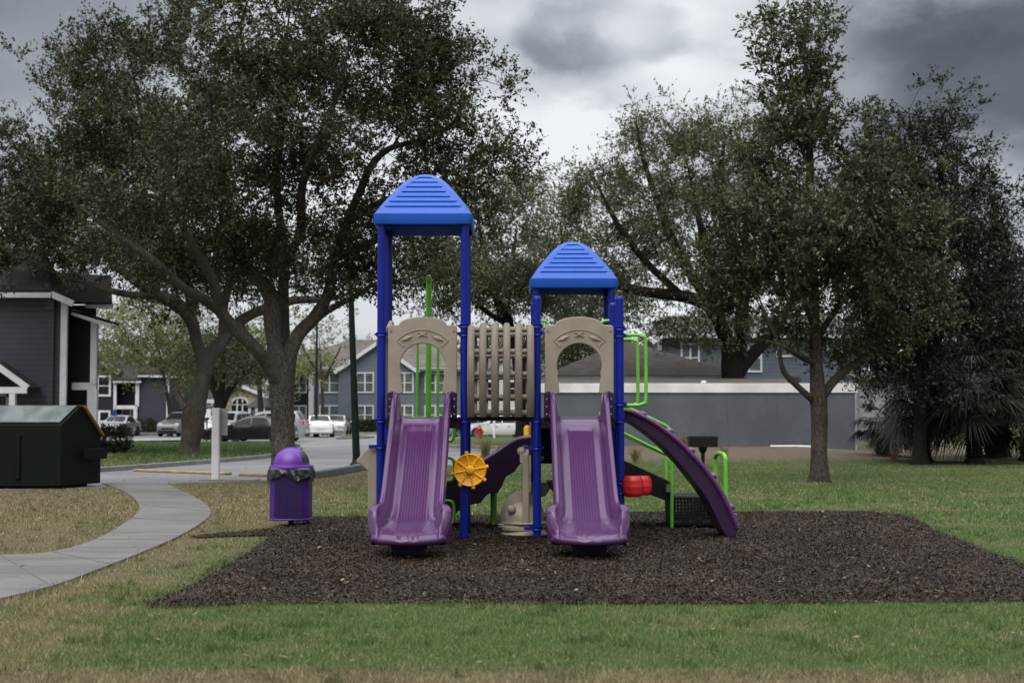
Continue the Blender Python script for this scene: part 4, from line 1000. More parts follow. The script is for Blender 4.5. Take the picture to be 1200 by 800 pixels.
def grow(limbs, clumps, rng, seg=.4, kill=None):
    """limbs: list of [(Vector, radius)]; every clump is joined to the nearest wood by a curved branch. Returns polylines [(pts, radii)]"""
    pos, par, plen, given = [], [], [], []
    lines = []
    for li, limb in enumerate(limbs):
        pts = [np.array(p) for p, r in limb]; rs = [r for p, r in limb]
        k = 6; sp = spline([np.append(p, r) for p, r in zip(pts, rs)], k)
        ids = []
        for q in sp:
            # start of a side limb hooks to the nearest node
            if not ids:
                if pos:
                    A = np.array(pos); j = int(np.argmin(((A - q[:3]) ** 2).sum(1))); par.append(j); plen.append(plen[j])
                else: par.append(-1); plen.append(0.0)
            else: par.append(ids[-1]); plen.append(plen[ids[-1]] + float(np.linalg.norm(q[:3] - pos[ids[-1]])))
            pos.append(q[:3]); given.append(max(q[3], .01)); ids.append(len(pos) - 1)
        lines.append(ids)
    A = np.array(pos); dmin = np.array([np.sqrt(((A - c) ** 2).sum(1).min()) for c in clumps])
    order = np.argsort(dmin)
    buf = np.zeros((len(pos) + len(clumps) * 14, 3)); buf[:len(pos)] = A; pl = np.zeros(len(buf)); pl[:len(pos)] = plen
    ok = np.zeros(len(buf), bool); ok[:len(pos)] = True
    trunk_n = len(lines[0]); ok[:int(trunk_n * .72)] = False             # no twigs low on the trunk
    n = len(pos); tips = []
    for ci in order:
        c = clumps[ci]
        d = np.sqrt(((buf[:n] - c) ** 2).sum(1)); cost = d + .10 * pl[:n] + (buf[:n, 2] > c[2] + .3) * .35 * d
        cost[~ok[:n]] = 1e9
        j = int(np.argmin(cost)); a = buf[j]; L = d[j]; k = int(min(12, max(2, round(L / seg))))
        dirp = a - (buf[par[j]] if par[j] >= 0 else a); nn = np.linalg.norm(dirp); dirp = dirp / nn if nn > 1e-6 else np.zeros(3)
        mid = a + (c - a) * .5 + dirp * L * .18 + rng.normal(0, .06, 3) * L + np.array([0, 0, .07 * L])
        ids = [j]; prev = j
        for q in range(1, k + 1):
            u = q / k; p = a * (1 - u) ** 2 + mid * 2 * u * (1 - u) + c * u * u + (rng.normal(0, .035, 3) * min(L, 1.2) if q < k else 0)
            buf[n] = p; pl[n] = pl[prev] + float(np.linalg.norm(p - buf[prev])); par.append(prev); given.append(0.0); ok[n] = True; ids.append(n); prev = n; n += 1
        lines.append(ids); tips.append(prev)
    # pipe model
    area = np.zeros(n); kids = np.zeros(n, int)
    for i in range(n - 1, -1, -1):
        if kids[i] == 0: area[i] = .0055 ** 2.15
        if par[i] >= 0: area[par[i]] += area[i]; kids[par[i]] += 1
    rad = area ** (1 / 2.15); g = np.array(given); rad = np.where(g > 0, np.maximum(g, .0), rad)
    return buf[:n], par, rad, lines, tips

def tube_np(pts, rs, n):
    pts = np.asarray(pts); m = len(pts); T = np.gradient(pts, axis=0); T /= np.linalg.norm(T, axis=1)[:, None] + 1e-9
    up = np.array([0.31, .95, .05]) if abs(T[0, 2]) > .8 else np.array([0, 0, 1.0]); V = np.zeros((m, n, 3)); a = np.arange(n) * 2 * PI / n
    for i in range(m):
        up = up - T[i] * up.dot(T[i]); up /= np.linalg.norm(up) + 1e-9; sd = np.cross(T[i], up)
        V[i] = pts[i] + (np.cos(a)[:, None] * up + np.sin(a)[:, None] * sd) * (rs[i][:, None] if np.ndim(rs[i]) else rs[i])
    i0 = np.arange(m - 1)[:, None] * n; k = np.arange(n)[None]; k2 = (k + 1) % n
    Fc = np.stack([i0 + k, i0 + k2, i0 + n + k2, i0 + n + k], -1).reshape(-1, 4)
    return V.reshape(-1, 3), Fc

def make_leaves(C, Dv, size, rng, aspect=.42, curl=.25):
    """one folded rhombus per leaf; C centres, Dv unit directions"""
    n = len(C); r = rng.normal(size=(n, 3)); r[:, 2] += .9; side = np.cross(Dv, r); side /= np.linalg.norm(side, axis=1)[:, None] + 1e-9
    nr = np.cross(side, Dv); L = size * (.6 + .7 * rng.random(n)); w = L * aspect * (.8 + .4 * rng.random(n))
    b = C; tip = C + Dv * L[:, None] - nr * (L * curl * rng.random(n))[:, None]; m = C + Dv * (L * .48)[:, None]
    l = m + side * w[:, None] * .5 + nr * (w * .25)[:, None]; q = m - side * w[:, None] * .5 + nr * (w * .25)[:, None]
    V = np.stack([b, l, tip, q], 1).reshape(-1, 3); return V, np.arange(4 * n).reshape(n, 4)

def tree(name, label, cat, base, limbs, ells, n_cl, leaf, bark_m, leaf_size, twigs=6, lpt=11, spread=.42, seed=1, group=None, aspect=.42, flare=.35, shell=.4, burl=None, droop=0.0, min_r=0.0):
    rng = np.random.default_rng(seed); base = Vector(base)
    cl = envelope(ells, int(n_cl * TS), rng, shell, spread * .95); cl = cl[cl[:, 2] > 1.2]
    pos, par, rad, lines, tips = grow(limbs, cl, rng)
    ro = thing(name, label, cat, base, group)
    Vs, Fs, off = [], [], 0
    n_l = len(limbs)
    for li, ids in enumerate(lines):
        pts = pos[ids]; rs = rad[ids].copy()
        if li >= n_l: rs[0] = min(rs[0], rs[1] * 1.25)
        if rs.max() < min_r: continue
        n = 14 if li < n_l else (6 if rs[0] > .03 else (4 if rs[0] > .012 else 3))
        R = list(rs)
        if li < n_l:                                              # knobbly bark and the root flare
            R = []
            for q, (p, r) in enumerate(zip(pts, rs)):
                a = np.arange(n) * 2 * PI / n; h = p[2] - base.z
                fl = 1 + (flare * math.exp(-max(h, 0) / .28) * (1 + .5 * np.sin(a * 4 + seed)) if li == 0 else 0)
                k = 1 + .10 * (vnoise(a * 1.2 + li * 7, np.full(n, h * 1.4), seed) - .5) + .10 * (vnoise(a * 2.6, np.full(n, h * 5), seed + 4) - .5)
                if burl and li == 0:
                    k = k + burl[2] * math.exp(-((h - burl[0]) / burl[1]) ** 2) * (.5 + 1.1 * vnoise(a * 1.7, np.full(n, h * 3.1), seed + 7))
                R.append(r * k * fl)
        V, f = tube_np(pts, R, n); Vs.append(V); Fs.append(f + off); off += len(V)
    # twigs and leaves at the clumps
    ctr = cl.mean(0); T = np.array([pos[i] for i in tips]); m = len(T)
    Lc, Ld = [], []
    TV, TD = np.repeat(T, twigs, 0), rng.normal(size=(m * twigs, 3))
    outw = TV - ctr; outw /= np.linalg.norm(outw, axis=1)[:, None] + 1e-9
    TD = TD / np.linalg.norm(TD, axis=1)[:, None] + outw * .55 + np.array([0, 0, .25 - droop]); TD /= np.linalg.norm(TD, axis=1)[:, None]
    TL = spread * (.45 + .9 * rng.random(m * twigs)); K = len(TV)
    tipv = TV + TD * TL[:, None]; sd = np.cross(TD, rng.normal(size=(K, 3))); sd /= np.linalg.norm(sd, axis=1)[:, None] + 1e-9; u2 = np.cross(TD, sd); r = .0045
    tv = np.stack([TV + sd * r, TV - sd * r * .5 + u2 * r * .87, TV - sd * r * .5 - u2 * r * .87, tipv], 1).reshape(-1, 3); o4 = np.arange(K)[:, None] * 4 + off
    tf = np.concatenate([np.concatenate([o4 + a, o4 + b, o4 + 3, o4 + 3], 1) for a, b in ((0, 1), (1, 2), (2, 0))])
    if min_r == 0:
        tri = [tf[:, :3]]
    Vall = np.concatenate(Vs); Fall = np.concatenate(Fs)
    tr = np_mesh('trunk', Vall, Fall, bark_m, ro, smooth=True)
    w = rng.random((K, lpt)) ** .7; C = TV[:, None] + TD[:, None] * (TL[:, None] * w)[..., None]
    C = (C + rng.normal(0, .018 + .03 * spread, C.shape)).reshape(-1, 3)
    D = (np.repeat(TD, lpt, 0) + rng.normal(0, .75, (K * lpt, 3))); D[:, 2] -= droop; D /= np.linalg.norm(D, axis=1)[:, None]
    V, f = make_leaves(C, D, leaf_size, rng, aspect)
    shade = np.repeat(rng.random(m), twigs * lpt)
    rnd = np.clip(.62 * rng.random(len(f)) + .38 * shade, 0, 1)
    if min_r == 0:                                               # bare twigs inside the sprays
        kv = tv; kf = np.concatenate([np.stack([np.arange(K) * 4, np.arange(K) * 4 + 1, np.arange(K) * 4 + 3, np.arange(K) * 4 + 3], 1)]) 
    cr = np_mesh('crown', V, f, leaf, ro, rnd=rnd)
    if min_r == 0:
        me_v = tv; np_tw = np_mesh('twigs', tv, np.concatenate([np.stack([np.arange(K) * 4 + a, np.arange(K) * 4 + b, np.arange(K) * 4 + 3], 1) for a, b in ((0, 1), (1, 2), (2, 0))]), bark_m, tr, per=3)
        np_tw.name = 'twig_spray'
    return ro
def limb(d, *px, dy=0.0):
    """[(x, y, radius_px, depth offset)] at distance d"""
    out = []
    for i, q in enumerate(px):
        if len(px) > 3 and q[2] < 3: q = (q[0], q[1], q[2] * (.3 if i == len(px) - 1 else .8), *q[3:])          # limbs end in twigs
        dd = d + (q[3] if len(q) > 3 else 0); out.append((P(q[0], q[1], dd), q[2] * d / F))
    return out
# --- large oak behind the litter bin
d = 31.0; b = Vector((P(332, 566, d).x, d, 0))
tree('oak_tree', 'large dark oak whose straight grey trunk rises right behind the purple bin', 'tree', b,
     [[(Vector((b.x, d, -.1)), .29)] + limb(d, (332, 540, 14), (331, 500, 13.5), (330, 470, 14), (330, 445, 15), (325, 420, 12), (321, 400, 9, .1), (319, 373, 10.5, .2), (318, 350, 9.5, .3), (305, 328, 8.5, .3), (289, 312, 7.5, .2), (275, 270, 6, 0), (262, 215, 4.5, -.4), (250, 150, 3, -.6), (240, 80, 1.8, -.8)),
      limb(d, (328, 448, 10, -.1), (314, 427, 8.4, -.3), (298, 407, 7.6, -.6), (281, 391, 7.2, -.8), (266, 374, 6.8, -1), (254, 361, 6.4, -1.2), (238, 350, 5.8, -1.6), (220, 341, 5.3, -2), (198, 322, 4.6, -2.4), (172, 300, 5, -2.8), (130, 270, 3.2, -3), (90, 240, 2, -3)),
      limb(d, (333, 445, 12, .1), (339, 415, 9.5, .2), (350, 392, 8.4, .4), (368, 373, 7.8, .6), (381, 352, 7, .8), (388, 330, 6.5, .9), (392, 300, 6, 1), (405, 262, 5.6, 1), (420, 229, 5.2, .8), (434, 196, 4.6, .6), (455, 175, 3.8, .4), (489, 165, 3, 0), (525, 150, 3.2, -.4), (542, 128, 1.9, -.8)),
      limb(d, (330, 430, 9, .3), (333, 388, 7.2, .7), (332, 341, 6.6, 1.2), (333, 297, 6, 1.6), (327, 250, 5.2, 1.8), (324, 202, 4.6, 1.8), (330, 150, 3.8, 1.7), (325, 101, 3, 1.6), (335, 50, 2.4, 1.4), (340, 5, 1.4, 1)),
      limb(d, (333, 310, 6, 1.4), (352, 270, 5.5, 1.0), (354, 219, 5, .4), (372, 170, 4.2, -.4), (395, 110, 3.2, -1), (410, 50, 2, -1.4)),
      limb(d, (254, 361, 6.5, -1.2), (250, 330, 6, -1.6), (228, 290, 5, -2.2), (205, 240, 3.8, -2.6), (190, 180, 2.4, -3)),
      limb(d, (392, 300, 5.5, 1), (420, 292, 5, 1.6), (455, 275, 4, 2), (500, 262, 3, 2.2), (545, 245, 1.8, 2.2)),
      limb(d, (405, 262, 5, 1), (440, 240, 4.2, .6), (470, 228, 3.4, 0), (520, 215, 2.4, -.4), (565, 205, 1.5, -.6)),
      limb(d, (340, 408, 6, .4), (356, 388, 5.5, 1.4), (382, 365, 4.5, 2.4), (420, 345, 3.2, 3.2), (450, 325, 2, 3.6)),
      limb(d, (297, 128, 4, 1.2), (290, 78, 3, .8), (280, 30, 1.8, .2))],
     [(335, 90, d, 175, 125, 3.6, 30), (480, 110, d, 88, 80, 3.0, 12), (525, 205, d, 72, 72, 2.8, 9), (430, 275, d + .6, 120, 68, 3.0, 12), (260, 275, d - .4, 130, 72, 3.4, 13), (390, 20, d, 150, 50, 3, 8), (340, 200, d, 170, 90, 4, 18), (180, 260, d - 2, 85, 60, 2.4, 6), (470, 60, d, 80, 60, 2, 4)],
     2250, 'leaf_oak', 'bark_grey', .092, twigs=7, lpt=11, spread=.50, seed=21, aspect=.5, shell=.55, flare=.22)
# --- older oak with the burled trunk on the car-park island
d = 50.0; b = Vector((P(221, 536, d).x, d, .1))
tree('oak_tree', 'leaning oak with a ragged burled trunk on the grass island left of the black car', 'tree', b,
     [[(Vector((b.x, d, 0)), .36)] + limb(d, (221, 532, 10), (225, 505, 9.5), (230, 478, 9.5), (236, 450, 9.5), (240, 428, 10), (231, 402, 7), (224, 375, 7.4, -.4), (206, 355, 8.2, -.8), (187, 347, 7, -1.2), (160, 330, 5.5, -1.6), (125, 300, 4.4, -2), (95, 255, 3.2, -2), (75, 200, 2, -2)),
      limb(d, (239, 434, 9), (248, 418, 8, .3), (263, 396, 7.4, .7), (280, 378, 6.8, 1), (297, 367, 6.2, 1.2), (316, 361, 6.5, 1.4), (345, 352, 5, 1.8), (385, 350, 4, 2), (420, 340, 2.4, 2)),
      limb(d, (224, 375, 6, -.4), (222, 340, 6, .2), (205, 300, 5.4, .8), (190, 240, 4.6, 1.2), (175, 180, 3.6, 1.2), (160, 110, 2.4, 1), (150, 50, 1.4, 1)),
      limb(d, (263, 396, 6, .7), (262, 360, 5.5, .6), (270, 320, 5, .4), (262, 270, 4, .2), (255, 200, 2.6, 0), (250, 130, 1.6, 0)),
      limb(d, (187, 347, 4.5, -1.2), (150, 345, 4, -2), (110, 335, 3, -2.6), (60, 318, 1.8, -3)),
      limb(d, (125, 300, 3, -2), (80, 285, 2.4, -3), (35, 255, 1.5, -3.6)),
      limb(d, (216, 478, 5, -1.0), (211, 470, 4, -1.0), (208, 462, 3.2, -1), (209, 455, 2.4, -1), (206, 448, 1.5, -1))],
     [(150, 130, d, 75, 105, 4, 20), (80, 215, d, 105, 92, 5, 24), (25, 190, d, 55, 65, 4, 8), (130, 275, d, 130, 68, 5, 20), (210, 190, d, 110, 110, 5, 20), (95, 85, d, 38, 58, 3, 5), (20, 275, d - 2, 50, 60, 3, 7), (170, 40, d, 80, 60, 3, 7), (330, 300, d, 90, 50, 4, 8), (230, 330, d, 90, 35, 4, 6), (-60, 230, d, 60, 90, 4, 8)],
     2450, 'leaf_oak', 'bark_grey', .132, twigs=6, lpt=10, spread=.72, seed=5, aspect=.5, shell=.45, burl=(1.3, .7, .45), flare=.3)
# --- slender tree in front of the grey garage
d = 32.0; b = Vector((P(960, 563, d).x, d, 0))
tree('oak_tree', 'tall glossy-leaved tree with a slim grey trunk in front of the grey garage wall', 'tree', b,
     [[(Vector((b.x, d, -.1)), .19)] + limb(d, (960, 556, 9.6), (960, 520, 9.2), (960, 485, 9.4), (959, 464, 10), (957, 430, 7.6), (956, 400, 7), (954, 360, 6.2), (952, 310, 6.4), (950, 250, 5.6), (949, 190, 4.6, .1), (948, 130, 3.6, .1), (944, 70, 2.4), (942, 20, 1.3)),
      limb(d, (954, 470, 4.6), (945, 462, 4, -.2), (932, 450, 3.6, -.3), (919, 436, 3.2, -.4), (914, 418, 2.9, -.5), (911, 400, 2.5, -.5), (900, 375, 2.4, -.6), (888, 345, 1.6, -.6)),
      limb(d, (964, 464, 6), (974, 450, 5.5, .2), (988, 436, 4.6, .4), (1008, 420, 3.6, .6), (1035, 400, 2.6, .8), (1060, 370, 1.5, 1)),
      limb(d, (956, 424, 4.5), (945, 421, 4, -.3), (930, 412, 3.4, -.6), (916, 405, 2.6, -.8), (895, 398, 1.6, -1)),
      limb(d, (956, 402, 4.4), (968, 380, 4, .3), (990, 350, 3.2, .5), (1020, 320, 2.4, .6), (1050, 285, 1.4, .6)),
      limb(d, (953, 380, 4.2), (942, 352, 3.8, -.3), (920, 310, 3, -.6), (893, 265, 2.2, -.8), (870, 215, 1.3, -1)),
      limb(d, (951, 300, 4), (968, 260, 3.4, -.4), (990, 210, 2.6, -.6), (1010, 160, 1.6, -.6)),
      limb(d, (949, 200, 3), (935, 160, 2.4), (918, 105, 1.7), (905, 55, 1.0)), limb(d, (949, 150, 2.4), (965, 105, 1.9), (985, 65, 1.1))],
     [(938, 45, d, 62, 55, 1.2, 5.2), (962, 100, d, 45, 48, 1.0, 2.6), (925, 115, d, 42, 42, 1.0, 2.6), (948, 140, d, 66, 40, 1.3, 4.5), (945, 185, d, 85, 70, 1.8, 10), (950, 270, d, 120, 85, 2.4, 22), (1035, 230, d, 62, 80, 1.8, 10), (1010, 320, d, 105, 75, 2.2, 16), (890, 310, d, 70, 80, 1.8, 10), (1060, 320, d, 60, 80, 1.8, 9), (930, 370, d, 75, 32, 1.6, 4), (1040, 385, d, 60, 40, 1.6, 5), (860, 240, d, 40, 60, 1.4, 4)],
     1500, 'leaf_glossy', 'bark_brown', .115, twigs=6, lpt=9, spread=.42, seed=8, aspect=.46, flare=.35, shell=.55)
# --- big oak behind the grey garage
d = 63.0; b = Vector((P(860, 526, d).x, d, 0))
tree('oak_tree', 'broad oak with forked dark trunks rising behind the grey garage roof', 'tree', b,
     [[(Vector((b.x, d, -.1)), .52)] + limb(d, (860, 500, 13), (859, 450, 13), (858, 432, 13), (853, 405, 9), (846, 385, 8.2, -.4), (838, 368, 8.5, -.8), (826, 355, 8, -1.2), (800, 347, 7, -1.6), (765, 343, 6, -2), (730, 336, 5, -2.4), (700, 320, 3.4, -2.6), (680, 295, 2, -2.8)),
      limb(d, (864, 438, 9), (878, 420, 7.5), (894, 402, 6.8, .5), (908, 384, 7.5, 1), (925, 360, 6, 1.4), (945, 325, 4.5, 1.8), (960, 280, 3, 2)),
      limb(d, (862, 430, 9.5), (868, 395, 8), (870, 350, 7.4, .5), (862, 300, 8, 1), (850, 250, 6.5, 1.2), (845, 200, 4.6, 1.4), (850, 160, 2.5, 1.4)),
      limb(d, (838, 368, 6, -.8), (815, 330, 5.6, -1), (790, 285, 5, -1.2), (770, 235, 4, -1.2), (752, 180, 2.8, -1.2), (745, 135, 1.5, -1.2)),
      limb(d, (800, 347, 4.4, -1.6), (760, 310, 4, -2.4), (725, 265, 3.2, -3), (700, 215, 2, -3.2)), limb(d, (845, 377, 5, -.6), (835, 320, 4.6, -2), (820, 260, 3.8, -3), (805, 190, 2.4, -3.4))],
     [(750, 165, d, 52, 50, 4, 7), (730, 235, d, 58, 70, 4, 10), (790, 230, d, 85, 70, 5, 14), (745, 310, d, 78, 58, 5, 12), (845, 210, d, 70, 75, 5, 13), (830, 300, d, 100, 85, 6, 20), (890, 260, d, 80, 100, 5, 14), (810, 375, d - 1, 70, 28, 4, 5), (700, 200, d, 26, 30, 2, 2), (880, 160, d, 50, 45, 3, 4), (900, 370, d - 1, 60, 40, 3, 5), (815, 165, d, 40, 40, 3, 4)],
     1700, 'leaf_olive', 'bark_dark', .14, twigs=6, lpt=10, spread=.85, seed=13, aspect=.5, shell=.45)
# --- tree whose dark trunk shows under the slat bridge
d = 62.0; b = Vector((P(613, 524, d).x, d, 0))
tree('oak_tree', 'brownish-green oak whose dark trunk stands behind the slat bridge between the towers', 'tree', b,
     [[(Vector((b.x, d, -.1)), .42)] + limb(d, (613, 505, 9), (612, 470, 8.5), (610, 435, 8.5), (604, 405, 7), (594, 380, 6), (583, 352, 5), (572, 315, 4), (562, 270, 2.6), (556, 230, 1.4)),
      limb(d, (607, 418, 5), (600, 390, 4.8, .6), (594, 355, 4.2, 1), (600, 310, 3.2, 1.4), (606, 265, 2, 1.6)), limb(d, (610, 425, 5), (622, 395, 4.2, -.6), (634, 360, 3.2, -1), (645, 320, 2, -1.2)),
      limb(d, (594, 380, 3.4), (570, 365, 3, -1), (545, 345, 2.4, -2), (515, 325, 1.4, -2.6))],
     [(568, 305, d, 60, 55, 4, 12), (590, 245, d, 42, 52, 3, 8), (540, 335, d, 60, 32, 3, 6), (625, 330, d, 42, 42, 3, 6), (590, 335, d, 70, 35, 4, 8), (530, 280, d, 40, 50, 3, 5), (500, 320, d, 50, 40, 3, 4)],
     900, 'leaf_olive', 'bark_dark', .14, twigs=6, lpt=10, spread=.8, seed=31, aspect=.5, shell=.5)
# --- trees at the right, leaf colour darkened for the dim frame edge
d = 43.0; b = Vector((P(1078, 541, d).x, d, 0))
tree('oak_tree', 'dense tree with darkened leaves standing behind the fan palms right of the garage', 'tree', b,
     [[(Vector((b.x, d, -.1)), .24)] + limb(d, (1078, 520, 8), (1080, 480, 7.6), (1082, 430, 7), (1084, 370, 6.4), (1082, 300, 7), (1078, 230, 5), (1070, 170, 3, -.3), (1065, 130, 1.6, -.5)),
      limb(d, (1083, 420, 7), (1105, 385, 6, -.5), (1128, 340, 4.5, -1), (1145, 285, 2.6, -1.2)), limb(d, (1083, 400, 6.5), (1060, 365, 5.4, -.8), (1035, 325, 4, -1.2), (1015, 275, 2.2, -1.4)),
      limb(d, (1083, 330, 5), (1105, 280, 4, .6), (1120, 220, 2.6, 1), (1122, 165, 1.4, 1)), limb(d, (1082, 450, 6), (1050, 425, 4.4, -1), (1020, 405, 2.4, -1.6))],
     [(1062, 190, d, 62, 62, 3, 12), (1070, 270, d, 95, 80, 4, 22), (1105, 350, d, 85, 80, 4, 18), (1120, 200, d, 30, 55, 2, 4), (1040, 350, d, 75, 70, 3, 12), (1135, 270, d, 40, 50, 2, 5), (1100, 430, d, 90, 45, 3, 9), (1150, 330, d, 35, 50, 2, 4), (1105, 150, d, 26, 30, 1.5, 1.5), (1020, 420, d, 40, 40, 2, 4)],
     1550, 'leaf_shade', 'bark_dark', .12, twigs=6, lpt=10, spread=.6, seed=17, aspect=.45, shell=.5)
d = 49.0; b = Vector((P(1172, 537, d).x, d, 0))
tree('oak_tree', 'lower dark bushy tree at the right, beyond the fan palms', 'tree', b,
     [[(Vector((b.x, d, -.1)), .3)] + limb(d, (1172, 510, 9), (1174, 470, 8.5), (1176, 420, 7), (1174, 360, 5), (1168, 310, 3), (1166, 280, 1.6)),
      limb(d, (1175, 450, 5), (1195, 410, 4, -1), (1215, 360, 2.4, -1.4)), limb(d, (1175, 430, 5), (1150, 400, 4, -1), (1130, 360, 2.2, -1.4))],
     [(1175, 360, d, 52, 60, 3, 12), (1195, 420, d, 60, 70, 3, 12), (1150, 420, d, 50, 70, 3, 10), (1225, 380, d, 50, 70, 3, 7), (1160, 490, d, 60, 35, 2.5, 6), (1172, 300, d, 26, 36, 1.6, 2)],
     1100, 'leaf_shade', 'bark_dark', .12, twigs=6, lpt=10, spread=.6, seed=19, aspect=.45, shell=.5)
# --- paler trees far behind
def far_tree(name, label, x, ybase, d, lims, ells, n, leaf, seed, size, twigs=5, lpt=8, spread=.9, bark_m='bark_dark', group=None, droop=0.0):
    b = Vector((P(x, ybase, d).x, d, 0))
    return tree(name, label, 'tree', b, [[(Vector((b.x, d, -.1)), lims[0][0][2] * d / F * 1.15)] + limb(d, *lims[0])] + [limb(d, *l) for l in lims[1:]], ells, n, leaf, bark_m, size, twigs, lpt, spread, seed, group, .5, shell=.5, droop=droop, min_r=.008)
d = 86.0
far_tree('oak_tree', 'small oak with black spreading limbs behind the white post and black car', 258, 512, d, [[(258, 500, 7), (258, 478, 6.5), (254, 462, 5), (246, 450, 4), (236, 440, 3), (222, 432, 2)], [(259, 478, 5), (266, 462, 4.2), (276, 448, 3.4), (288, 436, 2.4), (300, 426, 1.4)], [(258, 474, 4.5), (260, 455, 3.8), (262, 432, 2.6), (262, 405, 1.4)], [(254, 462, 3), (250, 445, 2.6), (245, 420, 1.6)]],
         [(262, 418, d, 48, 28, 5, 12), (235, 425, d, 26, 18, 3, 4), (292, 425, d, 28, 18, 3, 4), (262, 395, d, 40, 22, 4, 6)], 420, 'leaf_oak', 41, .17)
d = 100.0
far_tree('willow_tree', 'pale yellow-green feathery tree above the far dark apartment block', 199, 508, d, [[(199, 500, 2.6), (197, 470, 2.4), (190, 430, 2.2), (182, 390, 1.8), (176, 355, 1.2)], [(191, 436, 2), (165, 415, 1.6), (140, 385, 1.2)], [(190, 430, 2), (202, 405, 1.6), (218, 375, 1.4)]],
         [(172, 385, d, 52, 42, 6, 12), (205, 410, d, 30, 32, 4, 6), (140, 400, d, 26, 40, 4, 5), (200, 365, d, 40, 26, 4, 5), (215, 440, d, 16, 26, 3, 2)], 620, 'leaf_pale', 43, .20, spread=1.1, bark_m='bark_brown', droop=.35)
far_tree('willow_tree', 'pale yellow-green tree seen between the two big oak trunks', 305, 510, 118.0, [[(306, 500, 3.5), (305, 470, 3.2), (303, 430, 2.6), (303, 395, 1.4)], [(304, 450, 2.2), (290, 425, 1.6), (280, 405, 1)], [(304, 445, 2.2), (320, 420, 1.6), (332, 400, 1)]],
         [(300, 405, 118, 40, 30, 6, 10), (330, 420, 118, 26, 30, 4, 5), (280, 430, 118, 22, 24, 4, 4)], 360, 'leaf_pale', 47, .24, spread=1.2, bark_m='bark_brown', droop=.3)
far_tree('willow_tree', 'small yellow-green tree at the corner of the grey apartment house', 374, 507, 112.0, [[(378, 500, 2.6), (378, 470, 2.4), (376, 430, 2), (374, 395, 1.2)], [(377, 450, 1.8), (390, 425, 1.3), (400, 405, .8)], [(377, 445, 1.8), (362, 420, 1.3), (352, 400, .8)]],
         [(368, 420, 112, 20, 24, 4, 6), (385, 400, 112, 22, 26, 4, 2)], 90, 'leaf_pale', 51, .22, spread=1.3, bark_m='bark_brown', droop=.3)
d = 92.0
far_tree('oak_tree', 'hazy sage-green tree rising behind the shorter blue roof', 668, 512, d, [[(668, 505, 6), (668, 460, 5.5), (667, 400, 5), (664, 350, 4), (660, 300, 2.6), (656, 255, 1.4)], [(668, 410, 3.6), (690, 370, 2.8), (710, 330, 1.6)], [(667, 395, 3.6), (645, 355, 2.8), (630, 310, 1.6)]],
         [(655, 275, d, 48, 40, 5, 10), (690, 320, d, 48, 52, 5, 12), (635, 320, d, 45, 50, 5, 10), (665, 375, d, 60, 40, 5, 10), (620, 270, d, 25, 30, 3, 3), (725, 375, d, 40, 40, 4, 6)], 900, 'leaf_sage', 53, .20, spread=1.1, bark_m='bark_dark')
far_tree('oak_tree', 'dark round tree seen through the right arch panel', 672, 512, 78.0, [[(672, 500, 4), (672, 470, 3.6), (672, 440, 2.8), (672, 415, 1.4)], [(672, 455, 2), (660, 435, 1.4)], [(672, 455, 2), (684, 435, 1.4)]], [(670, 422, 78, 22, 24, 3, 6), (664, 400, 78, 18, 16, 2, 2)], 200, 'leaf_oak', 57, .17)
# distant tree line beyond the houses: separate copies of one tree
d = 165.0
ft = far_tree('background_tree', 'distant dull green tree on the skyline beyond the houses', 90, 500, d, [[(90, 490, 3), (90, 460, 2.6), (90, 420, 1.4)], [(90, 462, 1.6), (78, 440, 1)], [(90, 460, 1.6), (103, 438, 1)]],
              [(90, 440, d, 30, 26, 5, 8), (75, 455, d, 22, 20, 4, 4), (106, 455, d, 22, 20, 4, 4)], 260, 'leaf_olive', 61, .34, spread=1.7, group='distant trees on the skyline')
r_ = random.Random(9)
for i in range(22):
    x = -30 + i * 58 + r_.uniform(-16, 16)
    c = copy_tree(ft); c.location = (P(x, 500, d + r_.uniform(-12, 45)).x, d + r_.uniform(-12, 45), 0); s_ = r_.uniform(.8, 1.35); c.scale = (s_ * r_.uniform(.9, 1.2), s_, s_); c.rotation_euler = (0, 0, r_.uniform(0, 6.2))

